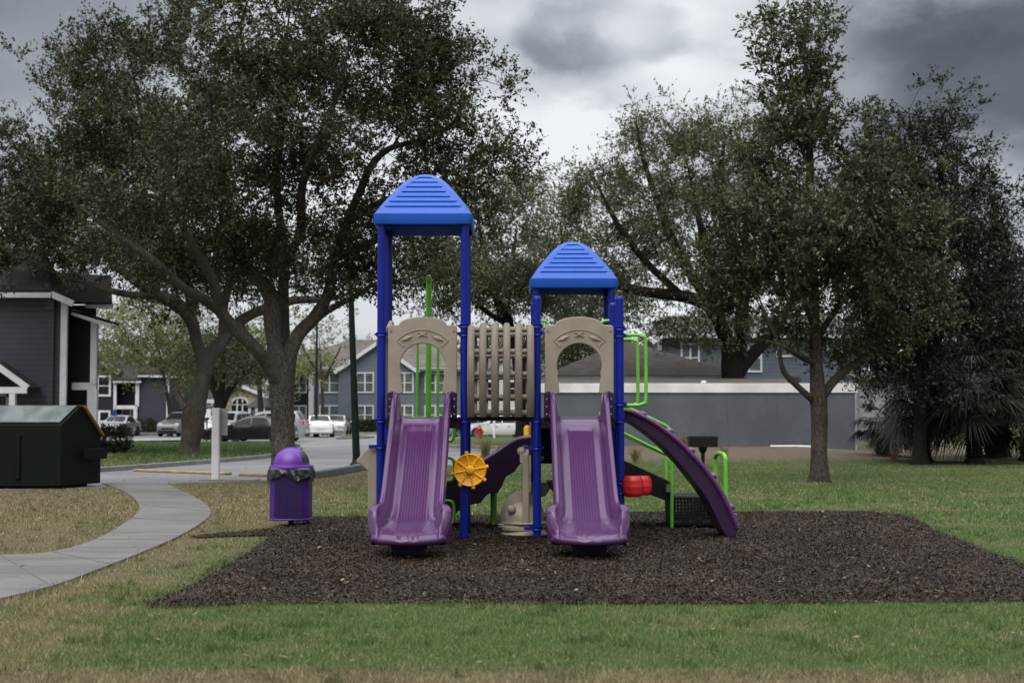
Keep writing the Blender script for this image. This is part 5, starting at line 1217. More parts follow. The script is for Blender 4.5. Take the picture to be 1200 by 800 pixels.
# ------------------------------------------------------------------ fan palms
def fan_palm(label, x, yb, d, trunk_px, n_f, R, seed):
    b = Vector((P(x, yb, d).x, d, 0)); ro = thing('fan_palm', label, 'palm', b, 'fan palms beside the garage'); rng = np.random.default_rng(seed)
    h = trunk_px * d / F
    m = MB(); prof = [(0.34, 0), (.30, .12)]; z = .15; k = 0
    while z < h: prof += [(.27 + .03 * rng.random(), z), (.21 + .02 * rng.random(), z + .06)]; z += .11
    prof += [(.16, h + .05), (0, h + .1)]
    m.lathe(prof, b, 14); tr = m.build('trunk', 'bark_dark', ro)
    Vs, Fs, off = [], [], 0; Rn = []
    for i in range(n_f):
        az = rng.random() * 2 * PI; el = -.55 + 1.75 * rng.random(); pl = R * (.45 + .3 * rng.random())
        st = np.array([b.x, b.y, h - .15 + .2 * rng.random()]); dr = np.array([math.cos(az) * math.cos(el), math.sin(az) * math.cos(el), math.sin(el)])
        hub = st + dr * pl + np.array([0, 0, -.18 * pl * pl]); dr2 = dr + np.array([0, 0, -.45]); dr2 /= np.linalg.norm(dr2)
        side = np.cross(dr2, [0, 0, 1.0]); side /= np.linalg.norm(side) + 1e-9; up = np.cross(side, dr2)
        V, f = tube_np(np.array([st, (st + hub) / 2 + [0, 0, .05], hub]), [.022, .016, .010], 4); Vs.append(V); Fs.append(f + off); off += len(V); Rn += [.2] * len(f)
        nb = 34; fl = R * (.55 + .25 * rng.random())
        for q in range(nb):
            a = -1.75 + 3.5 * q / (nb - 1) + rng.normal(0, .03); dv = dr2 * math.cos(a) + side * math.sin(a); L = fl * (1 - .16 * abs(a)) * (.85 + .25 * rng.random())
            w = .022 + .012 * rng.random(); pv = np.cross(dv, up); pv /= np.linalg.norm(pv) + 1e-9
            mid = hub + dv * L * .5 + up * .02; tip = hub + dv * L + np.array([0, 0, -L * (.16 + .3 * rng.random())])
            V = np.array([hub, mid + pv * w + up * .012, tip, mid - pv * w + up * .012]); Vs.append(V); Fs.append(np.array([[0, 1, 2, 3]]) + off); off += 4; Rn.append(rng.random())
    np_mesh('fronds', np.concatenate(Vs), np.concatenate(Fs), 'leaf_palm', ro, rnd=Rn); return ro
fan_palm('tallest fan palm on a stout trunk, in the middle of its row', 1082, 537, 45.0, 78, 40, 1.75, 1)
fan_palm('squat fan palm with fronds brushing the garage end wall', 1035, 530, 48.5, 40, 24, 1.15, 2)
fan_palm('broad fan palm with drooping fronds nearest the lawn at the far right', 1142, 541, 43.5, 66, 44, 1.9, 3)
fan_palm('fan palm with high fronds behind the far right palms', 1163, 534, 48.0, 112, 40, 1.9, 4)
fan_palm('fan palm cut off by the right edge of the photo', 1205, 538, 46.0, 70, 34, 1.8, 6)
# ------------------------------------------------------------------ bushes and dry clumps
def bush(name, label, c, size, leaf, n, ls, seed, cat='bush', group=None):
    rng = np.random.default_rng(seed); c = Vector(c); ro = thing(name, label, cat, c, group)
    v = rng.normal(size=(n, 3)); v /= np.linalg.norm(v, axis=1)[:, None]; r = rng.random(n) ** .33 * (.85 + .3 * vnoise(v[:, 0] * 3, v[:, 2] * 3 + v[:, 1], seed))
    v2 = np.sign(v) * np.abs(v) ** .7; C = np.array(c) + np.array([0, 0, size[2] / 2]) + v2 * r[:, None] * np.array(size) / 2; k = C[:, 2] > c.z + .02; C, v = C[k], v[k]
    D = v + rng.normal(0, .6, v.shape); D /= np.linalg.norm(D, axis=1)[:, None]
    V, f = make_leaves(C, D, ls, rng, .55); np_mesh('foliage', V, f, leaf, ro, rnd=rng.random(len(f)))
    m = MB(); r_ = random.Random(seed)
    for i in range(7):
        a = Vector((c.x + r_.uniform(-.3, .3) * size[0], c.y + r_.uniform(-.2, .2) * size[1], c.z)); m.tube([a, a + Vector((r_.uniform(-.15, .15), 0, size[2] * .4)), a + Vector((r_.uniform(-.3, .3), r_.uniform(-.2, .2), size[2] * .75))], [.02, .013, .006], 5)
    m.build('stems', 'bark_dark', ro); return ro
bush('hedge', 'low dark clipped bush just right of the green dumpster', P(131, 532, 52).xy.to_3d() + Vector((0, 0, .1)), (1.5, 1.4, 1.05), 'leaf_hedge', 5200, .075, 3)
bush('hedge', 'clipped dark hedge along the foot of the grey apartment house', Vector((-12.9, 117.8, .1)), (5.5, 1.0, 1.0), 'leaf_hedge', 4200, .16, 4, 'hedge')
bush('hedge', 'dark clipped bush against the blank wall of the dark apartment block', Vector((-29.0, 113.2, .1)), (2.2, .8, 1.1), 'leaf_hedge', 1800, .14, 6)
def tuft(label, x, y, d, h, n, spread, seed, group='dry grass clumps'):
    b = P(x, y, d); b.z = float(ground_z(b.x, b.y)); rng = np.random.default_rng(seed); a = rng.random(n) * 2 * PI; Hh = h * (.5 + .6 * rng.random(n))
    X = b.x + rng.normal(0, .06, n); Y = b.y + rng.normal(0, .06, n); lean = spread * (rng.random(n) ** .7) * Hh
    base = np.stack([X, Y, np.full(n, b.z)], -1); w = np.stack([-np.sin(a), np.cos(a), np.zeros(n)], -1) * .006; mid = base + np.stack([np.cos(a) * lean * .35, np.sin(a) * lean * .35, Hh * .7], -1); tip = base + np.stack([np.cos(a) * lean, np.sin(a) * lean, Hh], -1)
    V = np.stack([base - w, mid - w * .8, tip, mid + w * .8], 1).reshape(-1, 3)
    return tag(np_mesh('dry_grass_clump', V, np.arange(4 * n).reshape(n, 4), 'leaf_dry', rnd=rng.random(n), org=b), label, 'grass clump', group)
tuft('pale dry grass clump behind the ship wheel on the grass island', 569, 536, 45, .85, 260, .55, 1)
tuft('low spiky dry grass clump left of the grill on the sandy bank', 745, 533, 44, .55, 200, 1.1, 2)
tuft('thin tall dry grass clump just left of the grill', 801, 522, 47, .9, 120, .35, 3)
tuft('small dry grass clump just right of the grill', 848, 532, 44, .6, 120, .5, 4)
tuft('dry brown grass clump at the foot of the fan palms', 1048, 535, 44, .6, 160, .7, 5)
# ================================================================== buildings
def Zp(y, d): return P(600, y, d).z
def Xp(x, d): return (x - VX) / F * d
def window(par, x0, x1, z0, z1, y, panes=2, pane_m='blind_glass', frame_m='trim_white', fw=.11, blinds=False):
    """double-hung window on a wall facing the camera: frame with sashes, a recessed pane each"""
    b = MB(); n = panes; w = (x1 - x0) / n
    b.box(x0 - fw, x1 + fw, y - .07, y, z1, z1 + fw); b.box(x0 - fw, x1 + fw, y - .09, y, z0 - fw, z0)
    for i in range(n + 1):
        xc = x0 + i * w; h = fw if i in (0, n) else fw * .55
        xa, xb = (xc - fw, xc) if i == 0 else (xc, xc + fw) if i == n else (xc - h, xc + h)
        b.box(xa, xb, y - .07, y, z0, z1)
    zm = (z0 + z1) / 2; b.box(x0, x1, y - .045, y, zm - .035, zm + .035)
    o = b.build('window', frame_m, par)
    p = MB(); p.box(x0, x1, y - .022, y - .004, z0, z1); p.build('pane', pane_m, o); return o
def slab_roof(par, pts, m, thick=.12, name='roof', fascia=None):
    """sloping roof plane(s): list of quads/triangles with thickness"""
    b = MB()
    for q in pts:
        q = [Vector(v) for v in q]; n = len(q); up = Vector((0, 0, thick)); b.add([v + up for v in q] + q, [tuple(range(n)), tuple(reversed(range(n, 2 * n)))] + [(i, n + i, n + (i + 1) % n, (i + 1) % n) for i in range(n)])
    return b.build(name, m, par)
def bar(par, a, c, w, h, m='trim_white', name='trim'):
    b = MB(); b.beam(a, c, w, h); return b.build(name, m, par)

# --- near dark house at the left
d = 50.0; xr = Xp(77, d); ez = Zp(348, d)
HA = thing('apartment_house', 'dark blue-grey sided two-storey house with white trim behind the green dumpster', 'house', (xr - 6, d + 4, 0))
kx = 1 + 8 / d * 1.04
b = MB(); b.prism([(xr - 13, d), (xr - .12, d), ((xr - .12) * kx, d + 8), ((xr - 13) * kx, d + 8)], 0, ez, 'Z'); b.build('wall', 'siding_dark', HA)   # the house stands turned a little: its end wall runs away from the path
bar(HA, (xr - .06, d - .05, 0), (xr - .06, d - .05, ez), .22, .14, name='corner_board')
xe = Xp(64, d)
bar(HA, (xr - 13.4, d - .45, ez + .07), (xe + .02, d - .45, ez + .05), .1, .22, name='fascia'); bar(HA, (xe, d - .45, ez + .06), (Xp(89, d), d - .45, Zp(357, d)), .1, .22, name='rake_board')
slab_roof(HA, [[(xr - 13.6, d - .5, ez + .12), (xe, d - .5, ez + .12), (xe - 1.6, d + 3.6, ez + 2.0), (xr - 13.6, d + 3.6, ez + 2.0)], [(xe, d - .5, ez + .12), (xr + .35, d - .4, ez - .16), (xr * kx + .35, d + 8, ez - .16), (xe - 1.6, d + 3.6, ez + 2.0)], [(xr - 13.6, d + 8.4, ez + .1), (xr - 13.6, d + 3.6, ez + 2.0), (xe - 1.6, d + 3.6, ez + 2.0), (xr * kx + .35, d + 8.4, ez - .16)]], 'roof_dark')
dp = MB(); xd = Xp(60, d); dp.box(xd - .10, xd + .10, d - .12, d - .005, 0, ez - .12); dp.box(xd - .13, xd + .13, d - .22, d - .12, ez - .45, ez - .06); dp.build('downspout', 'siding_dark', HA)
# recessed side bay with its lean-to roof
x1 = Xp(113, d + .6); zb0, zb1 = Zp(455, d), Zp(449, d); yb = d + .6
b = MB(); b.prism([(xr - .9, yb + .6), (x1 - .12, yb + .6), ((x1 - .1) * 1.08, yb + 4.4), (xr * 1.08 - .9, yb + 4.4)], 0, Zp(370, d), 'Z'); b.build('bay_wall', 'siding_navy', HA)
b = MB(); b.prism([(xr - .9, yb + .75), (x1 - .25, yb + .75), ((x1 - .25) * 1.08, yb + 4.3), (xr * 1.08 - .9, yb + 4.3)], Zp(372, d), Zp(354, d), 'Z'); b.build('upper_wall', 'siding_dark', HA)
bar(HA, (xr + .05, yb, (zb0 + zb1) / 2), (x1, yb, (zb0 + zb1) / 2), .12, .26, name='band'); bar(HA, (x1 - .1, yb, zb1), (x1 - .1, yb, Zp(372, d)), .2, .2, name='bay_post')
bar(HA, (Xp(109, d + .6), yb, 0), (Xp(109, d + .6), yb, zb0), .34, .2, name='porch_column')
bar(HA, (xr + .1, yb - .3, Zp(365, d)), (Xp(128, d), yb - .3, Zp(381, d)), .1, .2, name='rake_board'); bar(HA, (Xp(88, d), yb + .5, Zp(355, d)), (Xp(121, d), yb + .5, Zp(356, d)), .1, .18, name='fascia')
slab_roof(HA, [[(xr - .1, yb - .35, Zp(363, d)), (Xp(128, d), yb - .35, Zp(379, d)), (Xp(128, d), yb + .6, Zp(379, d)), (xr - .1, yb + .6, Zp(363, d))], [(Xp(70, d), yb + .4, Zp(354, d)), (Xp(121, d), yb + .4, Zp(354, d)), (Xp(119, d + 4), yb + 4.5, Zp(322, d + 4)), (Xp(40, d + 4), yb + 4.5, Zp(318, d + 4))]], 'roof_dark', .09, 'side_roof')
# small gabled porch at the left edge
yp = d - 1.3; a = (Xp(-34, yp), yp, Zp(453, yp)); t_ = (Xp(-12, yp) - 0, yp, Zp(424, yp)); c = (Xp(33, yp), yp, Zp(455, yp))
pk = (Xp(-10, yp), yp, Zp(424, yp)); lf = (Xp(-55, yp), yp, Zp(455, yp))
slab_roof(HA, [[pk, c, (c[0], d, c[2]), (pk[0], d, pk[2])], [lf, pk, (pk[0], d, pk[2]), (lf[0], d, lf[2])]], 'roof_dark', .06, 'porch_roof')
bar(HA, pk, (c[0], yp - .02, c[2] + .02), .08, .2, name='rake_board'); bar(HA, lf, pk, .08, .2, name='rake_board'); bar(HA, (lf[0], yp - .01, Zp(457, yp)), (Xp(32, yp), yp - .01, Zp(457, yp)), .1, .22, name='fascia')
for x in (15, -40): bar(HA, (Xp(x, yp), yp + .05, 0), (Xp(x, yp), yp + .05, Zp(457, yp) - .08), .2, .2, name='porch_column')
b = MB(); b.box(Xp(-20, d), Xp(8, d), d - .05, d + .01, 0, 2.15); dr = b.build('door', 'door_dark', HA); b = MB(); b.box(Xp(-20, d) - .1, Xp(-20, d), d - .06, d, 0, 2.25); b.box(Xp(8, d), Xp(8, d) + .1, d - .06, d, 0, 2.25); b.box(Xp(-20, d) - .1, Xp(8, d) + .1, d - .06, d, 2.15, 2.25); b.build('door_frame', 'trim_grey', dr)

# --- second dark block
d = 115.0; HB = thing('apartment_house', 'far dark navy apartment block with a recessed white-trimmed porch, left of the burled oak', 'house', (Xp(155, d), d + 4, 0))
X = lambda x: Xp(x, d); Z = lambda y: Zp(y, d)
b = MB(); b.box(X(60), X(134), d, d + 9, 0, Z(432)); b.prism([(X(100), Z(432)), (X(134), Z(432)), (X(117), Z(420))], d, d + 9); b.build('wall', 'siding_navy', HB)
b = MB(); b.box(X(163), X(197), d, d + 9, 0, Z(442)); b.build('end_wall', 'siding_blue_grey' if False else 'siding_dark', HB)
b = MB(); b.box(X(134) + .02, X(163) - .02, d + 1.2, d + 9, 0, Z(449)); b.build('porch_wall', 'siding_navy', HB)
bar(HB, (X(122), d - .4, Z(424)), (X(141), d - .4, Z(437)), .12, .4, name='rake_board'); bar(HB, (X(134), d - .4, Z(447)), (X(167), d - .4, Z(447)), .12, .2, name='fascia'); bar(HB, (X(163), d - .4, Z(440)), (X(199), d - .4, Z(440)), .12, .22, name='fascia')
bar(HB, (X(135.5), d - .05, 0), (X(135.5), d - .05, Z(447)), .22, .2, name='downspout'); bar(HB, (X(161.5), d - .05, Z(476)), (X(161.5), d - .05, Z(448)), .3, .2, name='porch_column'); bar(HB, (X(159.5), d - .05, 0), (X(159.5), d - .05, Z(479)), .3, .2, name='porch_column')
bar(HB, (X(136.5), d - .05, Z(477)), (X(162), d - .05, Z(477)), .2, .3, name='band'); bar(HB, (X(197), d - .04, 0), (X(197), d - .04, Z(441)), .2, .12, name='corner_board')
slab_roof(HB, [[(X(60), d - .5, Z(433)), (X(117), d - .5, Z(419)), (X(117), d + 9, Z(419)), (X(60), d + 9, Z(433))], [(X(117), d - .5, Z(419)), (X(141), d - .5, Z(437)), (X(141), d + 9, Z(437)), (X(117), d + 9, Z(419))],
               [(X(132), d - .5, Z(446)), (X(167), d - .5, Z(446)), (X(167), d + 5, Z(416)), (X(128), d + 5, Z(416))], [(X(163), d - .5, Z(439)), (X(200), d - .5, Z(439)), (X(190), d + 5, Z(418)), (X(163), d + 5, Z(418))]], 'roof_dark')
window(HB, X(116), X(128), Z(462), Z(442), d, 1, 'glass_dark', fw=.16); window(HB, X(104), X(111), Z(462), Z(442), d, 1, 'glass_dark', fw=.16); window(HB, X(106), X(128), Z(503), Z(483), d, 2, 'glass_dark', fw=.16)
b = MB(); b.box(X(140), X(149), d + 1.12, d + 1.2, 0, Z(481)); dr = b.build('door', 'door_dark', HB); b = MB(); b.box(X(149), X(150), d + 1.08, d + 1.2, 0, Z(480)); b.box(X(139), X(140), d + 1.08, d + 1.2, 0, Z(480)); b.build('door_frame', 'trim_grey', dr)

# --- grey apartment house behind the left tower
d = 120.0; HC = thing('apartment_house', 'grey sided house with brown roof and paired white windows behind the taller tower', 'house', (Xp(430, d), d + 5, 0))
ev = Z = lambda y: Zp(y, d)
X = lambda x: Xp(x, d)
for xa_, xb_ in ((365, 398), (488, 552)): b = MB(); b.box(X(xa_), X(xb_), d, d + 10, 0, Z(433)); b.build('wall', 'siding_grey', HC)
b = MB(); b.prism([(X(398), 0), (X(488), 0), (X(488), Z(434)), (X(443), Z(404)), (X(398), Z(434))], d - .9, d + 5); b.build('gable_wall', 'siding_grey', HC)
b = MB(); b.box(X(318), X(365) - .01, d + .6, d + 10, 0, Z(434)); b.build('navy_wall', 'siding_navy', HC)
bar(HC, (X(365), d - .1, 0), (X(365), d - .1, Z(433)), .42, .16, name='corner_board')
bar(HC, (X(314), d - .5, Z(433)), (X(400), d - .5, Z(433)), .14, .24, name='fascia'); bar(HC, (X(486), d - .5, Z(433)), (X(556), d - .5, Z(433)), .14, .24, name='fascia')
bar(HC, (X(394), d - 1.3, Z(437)), (X(443), d - 1.3, Z(403)), .14, .3, name='rake_board'); bar(HC, (X(443), d - 1.3, Z(403)), (X(492), d - 1.3, Z(437)), .14, .3, name='rake_board')
slab_roof(HC, [[(X(312), d - .6, Z(434)), (X(556), d - .6, Z(434)), (X(520), d + 5, Z(396)), (X(400), d + 5, Z(396))], [(X(312), d - .6, Z(434)), (X(400), d + 5, Z(396)), (X(312), d + 10, Z(434))], [(X(556), d - .6, Z(434)), (X(556), d + 10, Z(434)), (X(520), d + 5, Z(396))],
               [(X(393), d - 1.35, Z(437)), (X(443), d - 1.35, Z(402)), (X(443), d + 4, Z(402)), (X(393), d + 4, Z(437))], [(X(443), d - 1.35, Z(402)), (X(493), d - 1.35, Z(437)), (X(493), d + 4, Z(437)), (X(443), d + 4, Z(402))]], 'roof_taupe')
for y0, y1 in ((459, 438), (496, 476)):
    window(HC, X(342), X(357), Z(y0), Z(y1), d + .6, 2); window(HC, X(376), X(398) - .1, Z(y0), Z(y1), d - .9 if False else d, 2)
    window(HC, X(420), X(438), Z(y0), Z(y1), d - .9, 2); window(HC, X(466), X(484), Z(y0), Z(y1), d - .9, 2); window(HC, X(499), X(522), Z(y0), Z(y1), d, 2)
b = MB(); b.box(X(338.5), X(350), d + .52, d + .6, Z(473.5), Z(464)); sg = b.build('address_sign', 'black_metal', HC)
# the plaque's two lines, too small in the photo to read, as pale strips broken into strokes
b = MB(); b.box(X(343.4), X(345.8), d + .5, d + .52, Z(467), Z(464.7))
for k in range(5): b.box(X(341.2 + k * 1.5), X(342.3 + k * 1.5), d + .5, d + .52, Z(470.2), Z(468.2))
b.build('lettering', 'trim_grey', sg)

# --- cream clubhouse with an arched window, and its white garage
d = 135.0; X = lambda x: Xp(x, d); Z = lambda y: Zp(y, d)
HD = thing('clubhouse', 'cream gabled clubhouse with an arched window above the far cars', 'house', (Xp(290, d), d + 5, 0))
b = MB(); b.prism([(X(250), 0), (X(318), 0), (X(318), Z(466)), (X(280), Z(452)), (X(250), Z(468))], d, d + 10); b.build('wall', 'siding_cream', HD)
slab_roof(HD, [[(X(246), d - .5, Z(470)), (X(280), d - .5, Z(451)), (X(280), d + 10, Z(451)), (X(246), d + 10, Z(470))], [(X(280), d - .5, Z(451)), (X(322), d - .5, Z(468)), (X(322), d + 10, Z(468)), (X(280), d + 10, Z(451))]], 'roof_grey')
bar(HD, (X(280), d - .55, Z(451)), (X(322), d - .55, Z(468)), .12, .3, name='rake_board'); bar(HD, (X(246), d - .55, Z(470)), (X(280), d - .55, Z(451)), .12, .3, name='rake_board')
cx_, rw = (X(272) + X(291)) / 2, (X(291) - X(272)) / 2
b = MB(); arc = [(cx_ + rw * math.cos(a), Z(473) + rw * .72 * math.sin(a)) for a in [PI * k / 12 for k in range(13)]]
b.prism([(cx_ + rw, Z(483))] + arc + [(cx_ - rw, Z(483))], d - .06, d - .02); wn = b.build('arched_window', 'glass_dark', HD)
b = MB()
for x in (cx_ - rw / 3, cx_ + rw / 3): b.box(x - .07, x + .07, d - .10, d - .065, Z(483), Z(467))
b.box(cx_ - rw, cx_ + rw, d - .10, d - .065, Z(474.5), Z(473.5)); b.tube([(x, d - .08, z) for x, z in arc], .10, 6); b.build('frame', 'trim_white', wn)
b = MB(); b.box(X(300), X(316), d - 3, d - .05, 0, Z(476)); b.prism([(X(296), Z(477)), (X(320), Z(477)), (X(320), Z(466)), (X(310), Z(466))], d - 3.3, d - .05); b.build('porch', 'siding_grey', HD)
for x in (300, 308, 316): bar(HD, (X(x), d - 3.1, 0), (X(x), d - 3.1, Z(474)), .25, .2, name='porch_column')
HE = thing('garage_block', 'white garage block with a dark hipped roof behind the burled oak trunk', 'house', (Xp(235, 132), 135, 0)); d = 132.0
b = MB(); b.box(X(198), X(256), d, d + 8, 0, Z(476)); b.build('wall', 'siding_white', HE)
slab_roof(HE, [[(X(194), d - .5, Z(477)), (X(260), d - .5, Z(470)), (X(245), d + 4, Z(455)), (X(205), d + 4, Z(453))]], 'roof_dark'); bar(HE, (X(212), d - .55, Z(453)), (X(228), d - .55, Z(464)), .12, .4, name='rake_board'); bar(HE, (X(213), d - .55, Z(470)), (X(258), d - .55, Z(470)), .12, .35, name='fascia')
b = MB(); b.box(X(236), X(252), d - .05, d, 0, Z(480)); b.build('garage_door', 'trim_grey', HE)
b = MB(); d = 104.0; b.box(Xp(212, d), Xp(322, d), d, d + .2, 0, Zp(484, d)); b.box(Xp(212, d), Xp(322, d), d - .04, d + .24, Zp(484, d), Zp(483, d))
for x in range(216, 322, 14): b.box(Xp(x, d) - .12, Xp(x, d) + .12, d - .08, d - .002, 0, Zp(484, d))
tag(b.build('boundary_wall', 'stucco_grey', org=(Xp(267, d), d, 0)), 'plain grey boundary wall behind the black car and white saloon', 'wall')

# --- cream building seen through the slat bridge
d = 138.0; X = lambda x: Xp(x, d); Z = lambda y: Zp(y, d)
HF = thing('apartment_house', 'cream two-storey building glimpsed between the slats of the bridge', 'house', (Xp(600, d), d + 5, 0))
b = MB(); b.box(X(556), X(700), d, d + 9, 0, Z(440)); b.build('wall', 'siding_cream', HF); b = MB(); b.prism([(X(563), Z(440)), (X(612), Z(440)), (X(588), Z(424))], d - .8, d + 4); b.box(X(563), X(612), d - .8, d - .02, 0, Z(440)); b.build('gable_wall', 'siding_white', HF)
slab_roof(HF, [[(X(550), d - .5, Z(441)), (X(706), d - .5, Z(441)), (X(690), d + 4.5, Z(414)), (X(566), d + 4.5, Z(414))], [(X(560), d - 1.1, Z(443)), (X(588), d - 1.1, Z(423)), (X(588), d + 3, Z(423)), (X(560), d + 3, Z(443))], [(X(588), d - 1.1, Z(423)), (X(615), d - 1.1, Z(443)), (X(615), d + 3, Z(443)), (X(588), d + 3, Z(423))]], 'roof_grey')
for y0, y1 in ((463, 448), (497, 480)):
    for x in (569, 592): window(HF, X(x), X(x + 11), Z(y0), Z(y1), d - .8, 1, 'glass_dark', fw=.16)
    for x in (625, 655, 680): window(HF, X(x), X(x + 12), Z(y0), Z(y1), d, 1, 'glass_dark', fw=.16)

# --- long low grey garage at the right
d = 57.0; X = lambda x: Xp(x, d); Z = lambda y: Zp(y, d)
xl, xr2 = X(622), X(1003); zt = Z(449)
GG = thing('garage', 'long low grey garage with a white fascia board and flat roof, behind the slim tree', 'garage', ((xl + xr2) / 2, d + 2, 0))
b = MB(); b.box(xl, xr2, d, d + 5.5, -.1, Z(460)); b.build('wall', 'stucco_grey', GG)
b = MB(); b.box(xl - .05, xr2 + .05, d - .06, d - .002, Z(460), zt); b.box(xr2 + .002, xr2 + .06, d, d + 5.5, Z(460), zt); b.build('fascia', 'fascia_white', GG, bevel=.01)
b = MB(); b.box(xl - .02, xr2, d - .01, d + 5.52, Z(460) + .002, zt - .03); b.prism([(d + .5, zt - .03), (d + 5.5, zt - .03), (d + 5.5, zt + .28), (d + 3.5, zt + .28)], xl, X(938), 'X'); b.build('roof', 'flat_roof', GG)
b = MB()
for x in (725, 852, 910): b.box(X(x) - .01, X(x) + .01, d - .012, d + .0, .1, Z(461))
b.build('wall_joint', 'timber_grey', GG)
bar(GG, (xr2 - .03, d - .03, .0), (xr2 - .03, d - .03, Z(461)), .06, .05, 'trim_grey', 'corner_board')
b = MB(); b.ball((X(825), d + .1, zt + .04), .10, 10, 6, (1.2, 1, .7)); b.build('roof_vent', 'fascia_white', GG)
b = MB(); b.box(X(928), X(939), d + .3, d + .9, zt - .02, Z(441)); b.build('roof_box', 'bark_brown', GG)
b = MB(); q0, q1 = P(903, 526, 55.5), P(968, 529.5, 54.6)
for q in (q0, q1): q.z = float(ground_z(q.x, q.y)) + .05
b.tube([q0, (q0 + q1) / 2 + Vector((0, 0, .02)), q1], .045, 10); tag(b.build('white_pipe', 'white_paint', org=q0), 'white plastic pipe lying on the sandy bank at the foot of the garage wall', 'pipe')
# --- brown hipped roof building behind it
d = 66.0; X = lambda x: Xp(x, d); Z = lambda y: Zp(y, d)
HG = thing('low_house', 'low house under a brown shingled hip roof, behind the garage and green rails', 'house', (Xp(750, d), d + 4, 0))
b = MB(); b.box(X(648), X(866), d, d + 10, 0, Z(446)); b.build('wall', 'siding_grey', HG)
e = Z(443); pk0, pk1 = (X(737), d + 4.8, Zp(404, d + 4.8)), (X(752), d + 4.8, Zp(404, d + 4.8))
slab_roof(HG, [[(X(636), d - .5, e), (X(872), d - .5, e), pk1, pk0], [(X(636), d - .5, e), pk0, (X(636), d + 10.5, e)], [(X(872), d - .5, e), (X(872), d + 10.5, e), pk1], [(X(636), d + 10.5, e), pk0, pk1, (X(872), d + 10.5, e)]], 'roof_brown')
bar(HG, (X(634), d - .55, e - .02), (X(874), d - .55, e - .02), .1, .2, 'trim_grey', 'fascia')
# --- blue-grey two-storey house
d = 82.0; X = lambda x: Xp(x, d); Z = lambda y: Zp(y, d)
HH = thing('apartment_house', 'blue-grey sided house with white window frames above the garage roof at the right', 'house', (Xp(885, d), d + 4, 0))
b = MB(); b.box(X(772), X(1012), d, d + 9, 0, Z(395)); b.build('wall', 'siding_blue_grey', HH)
b = MB(); b.box(X(660), X(772) - .02, d + 3, d + 9, 0, Z(415)); b.build('low_wing', 'siding_white', HH)
slab_roof(HH, [[(X(764), d - .6, Z(393)), (X(1018), d - .6, Z(393)), (X(1000), d + 4.5, Z(366)), (X(790), d + 4.5, Z(366))], [(X(764), d - .6, Z(393)), (X(790), d + 4.5, Z(366)), (X(764), d + 9.5, Z(393))], [(X(1018), d - .6, Z(393)), (X(1018), d + 9.5, Z(393)), (X(1000), d + 4.5, Z(366))],
               [(X(652), d + 2.4, Z(416)), (X(764), d + 2.4, Z(416)), (X(764), d + 6, Z(402)), (X(664), d + 6, Z(402))]], 'roof_grey')
bar(HH, (X(776), d - .65, Z(394)), (X(1019), d - .65, Z(394)), .12, .24, name='fascia'); bar(HH, (X(763), d - .65, Z(402)), (X(777), d - .65, Z(393)), .12, .24, name='rake_board'); bar(HH, (X(773), d - .08, 0), (X(773), d - .08, Z(396)), .22, .14, name='corner_board'); bar(HH, (X(652), d + 2.35, Z(416)), (X(764), d + 2.35, Z(416)), .12, .24, name='fascia')
window(HH, X(864), X(891), Z(434), Z(404), d, 2, 'blind_glass'); window(HH, X(912), X(926), Z(416), Z(399), d, 1, 'blind_glass'); window(HH, X(971), X(985), Z(416), Z(401), d, 1, 'blind_glass'); window(HH, X(800), X(818), Z(434), Z(404), d, 2, 'blind_glass')
# --- pale shed glimpsed behind the palms
d = 74.0; HI = thing('white_shed', 'pale shed glimpsed between the palms right of the garage', 'shed', (Xp(1040, d), d + 2, 0))
b = MB(); b.box(Xp(1008, d), Xp(1110, d), d, d + 4, 0, Zp(445, d)); b.build('wall', 'trim_grey', HI); slab_roof(HI, [[(Xp(1003, d), d - .4, Zp(446, d)), (Xp(1115, d), d - .4, Zp(446, d)), (Xp(1110, d), d + 4.3, Zp(434, d)), (Xp(1008, d), d + 4.3, Zp(434, d))]], 'roof_grey')
b = MB(); b.box(Xp(1050, d), Xp(1068, d), d - .04, d, 0, 2.1); b.build('door', 'trim_grey', HI)

# ================================================================== street furniture
g = G(252.5, 563); PT = thing('white_post', 'square white wooden post beside the curved path, left of the litter bin', 'post', g)
b = MB(); hw = 4.2 * g.y / F; h = 84.5 * g.y / F; b.box(g.x - hw, g.x + hw, g.y - hw, g.y + hw, -.05, h); b.build('post', 'white_paint', PT, bevel=.01)
b = MB(); b.box(g.x - hw * 1.0, g.x + hw * 3.0, g.y + hw + .002, g.y + hw + .022, h - .62, h - .01); b.build('sign_board', 'trim_grey', PT)
b = MB(); b.box(g.x - hw - .25, g.x + hw + .9, g.y - .28, g.y + .3, 0, .035); b.build('footing', 'kerb_concrete', PT, bevel=.01)
d = 42.4; LP = thing('lamp_post', 'slightly leaning dark green lamp post behind the house-shaped panel', 'lamp post', (Xp(418.5, d), d, 0))
a, c = Vector((Xp(418.5, d), d, 0)), P(411.5, 352, d); dr = (c - a); c2 = a + dr * 1.45
b = MB(); b.tube([a, a + dr * .5, c2], [.115, .10, .075], 16); b.build('pole', 'pole_green', LP)
b = MB(); b.lathe([(0, -.02), (.20, -.02), (.20, .05), (.14, .10), (.125, .2), (0, .2)], a, 16); b.build('base', 'pole_green', LP)
b = MB(); b.beam(c2, c2 + Vector((.5, 0, .03)), .06, .06); b.obox(c2 + Vector((.75, 0, .03)), (.6, .3, .14)); b.build('lamp_head', 'pole_green', LP, bevel=.02)
d = 96.0; LP = thing('lamp_post', 'thin black lamp post in front of the grey apartment house corner', 'lamp post', (Xp(371, d), d, 0))
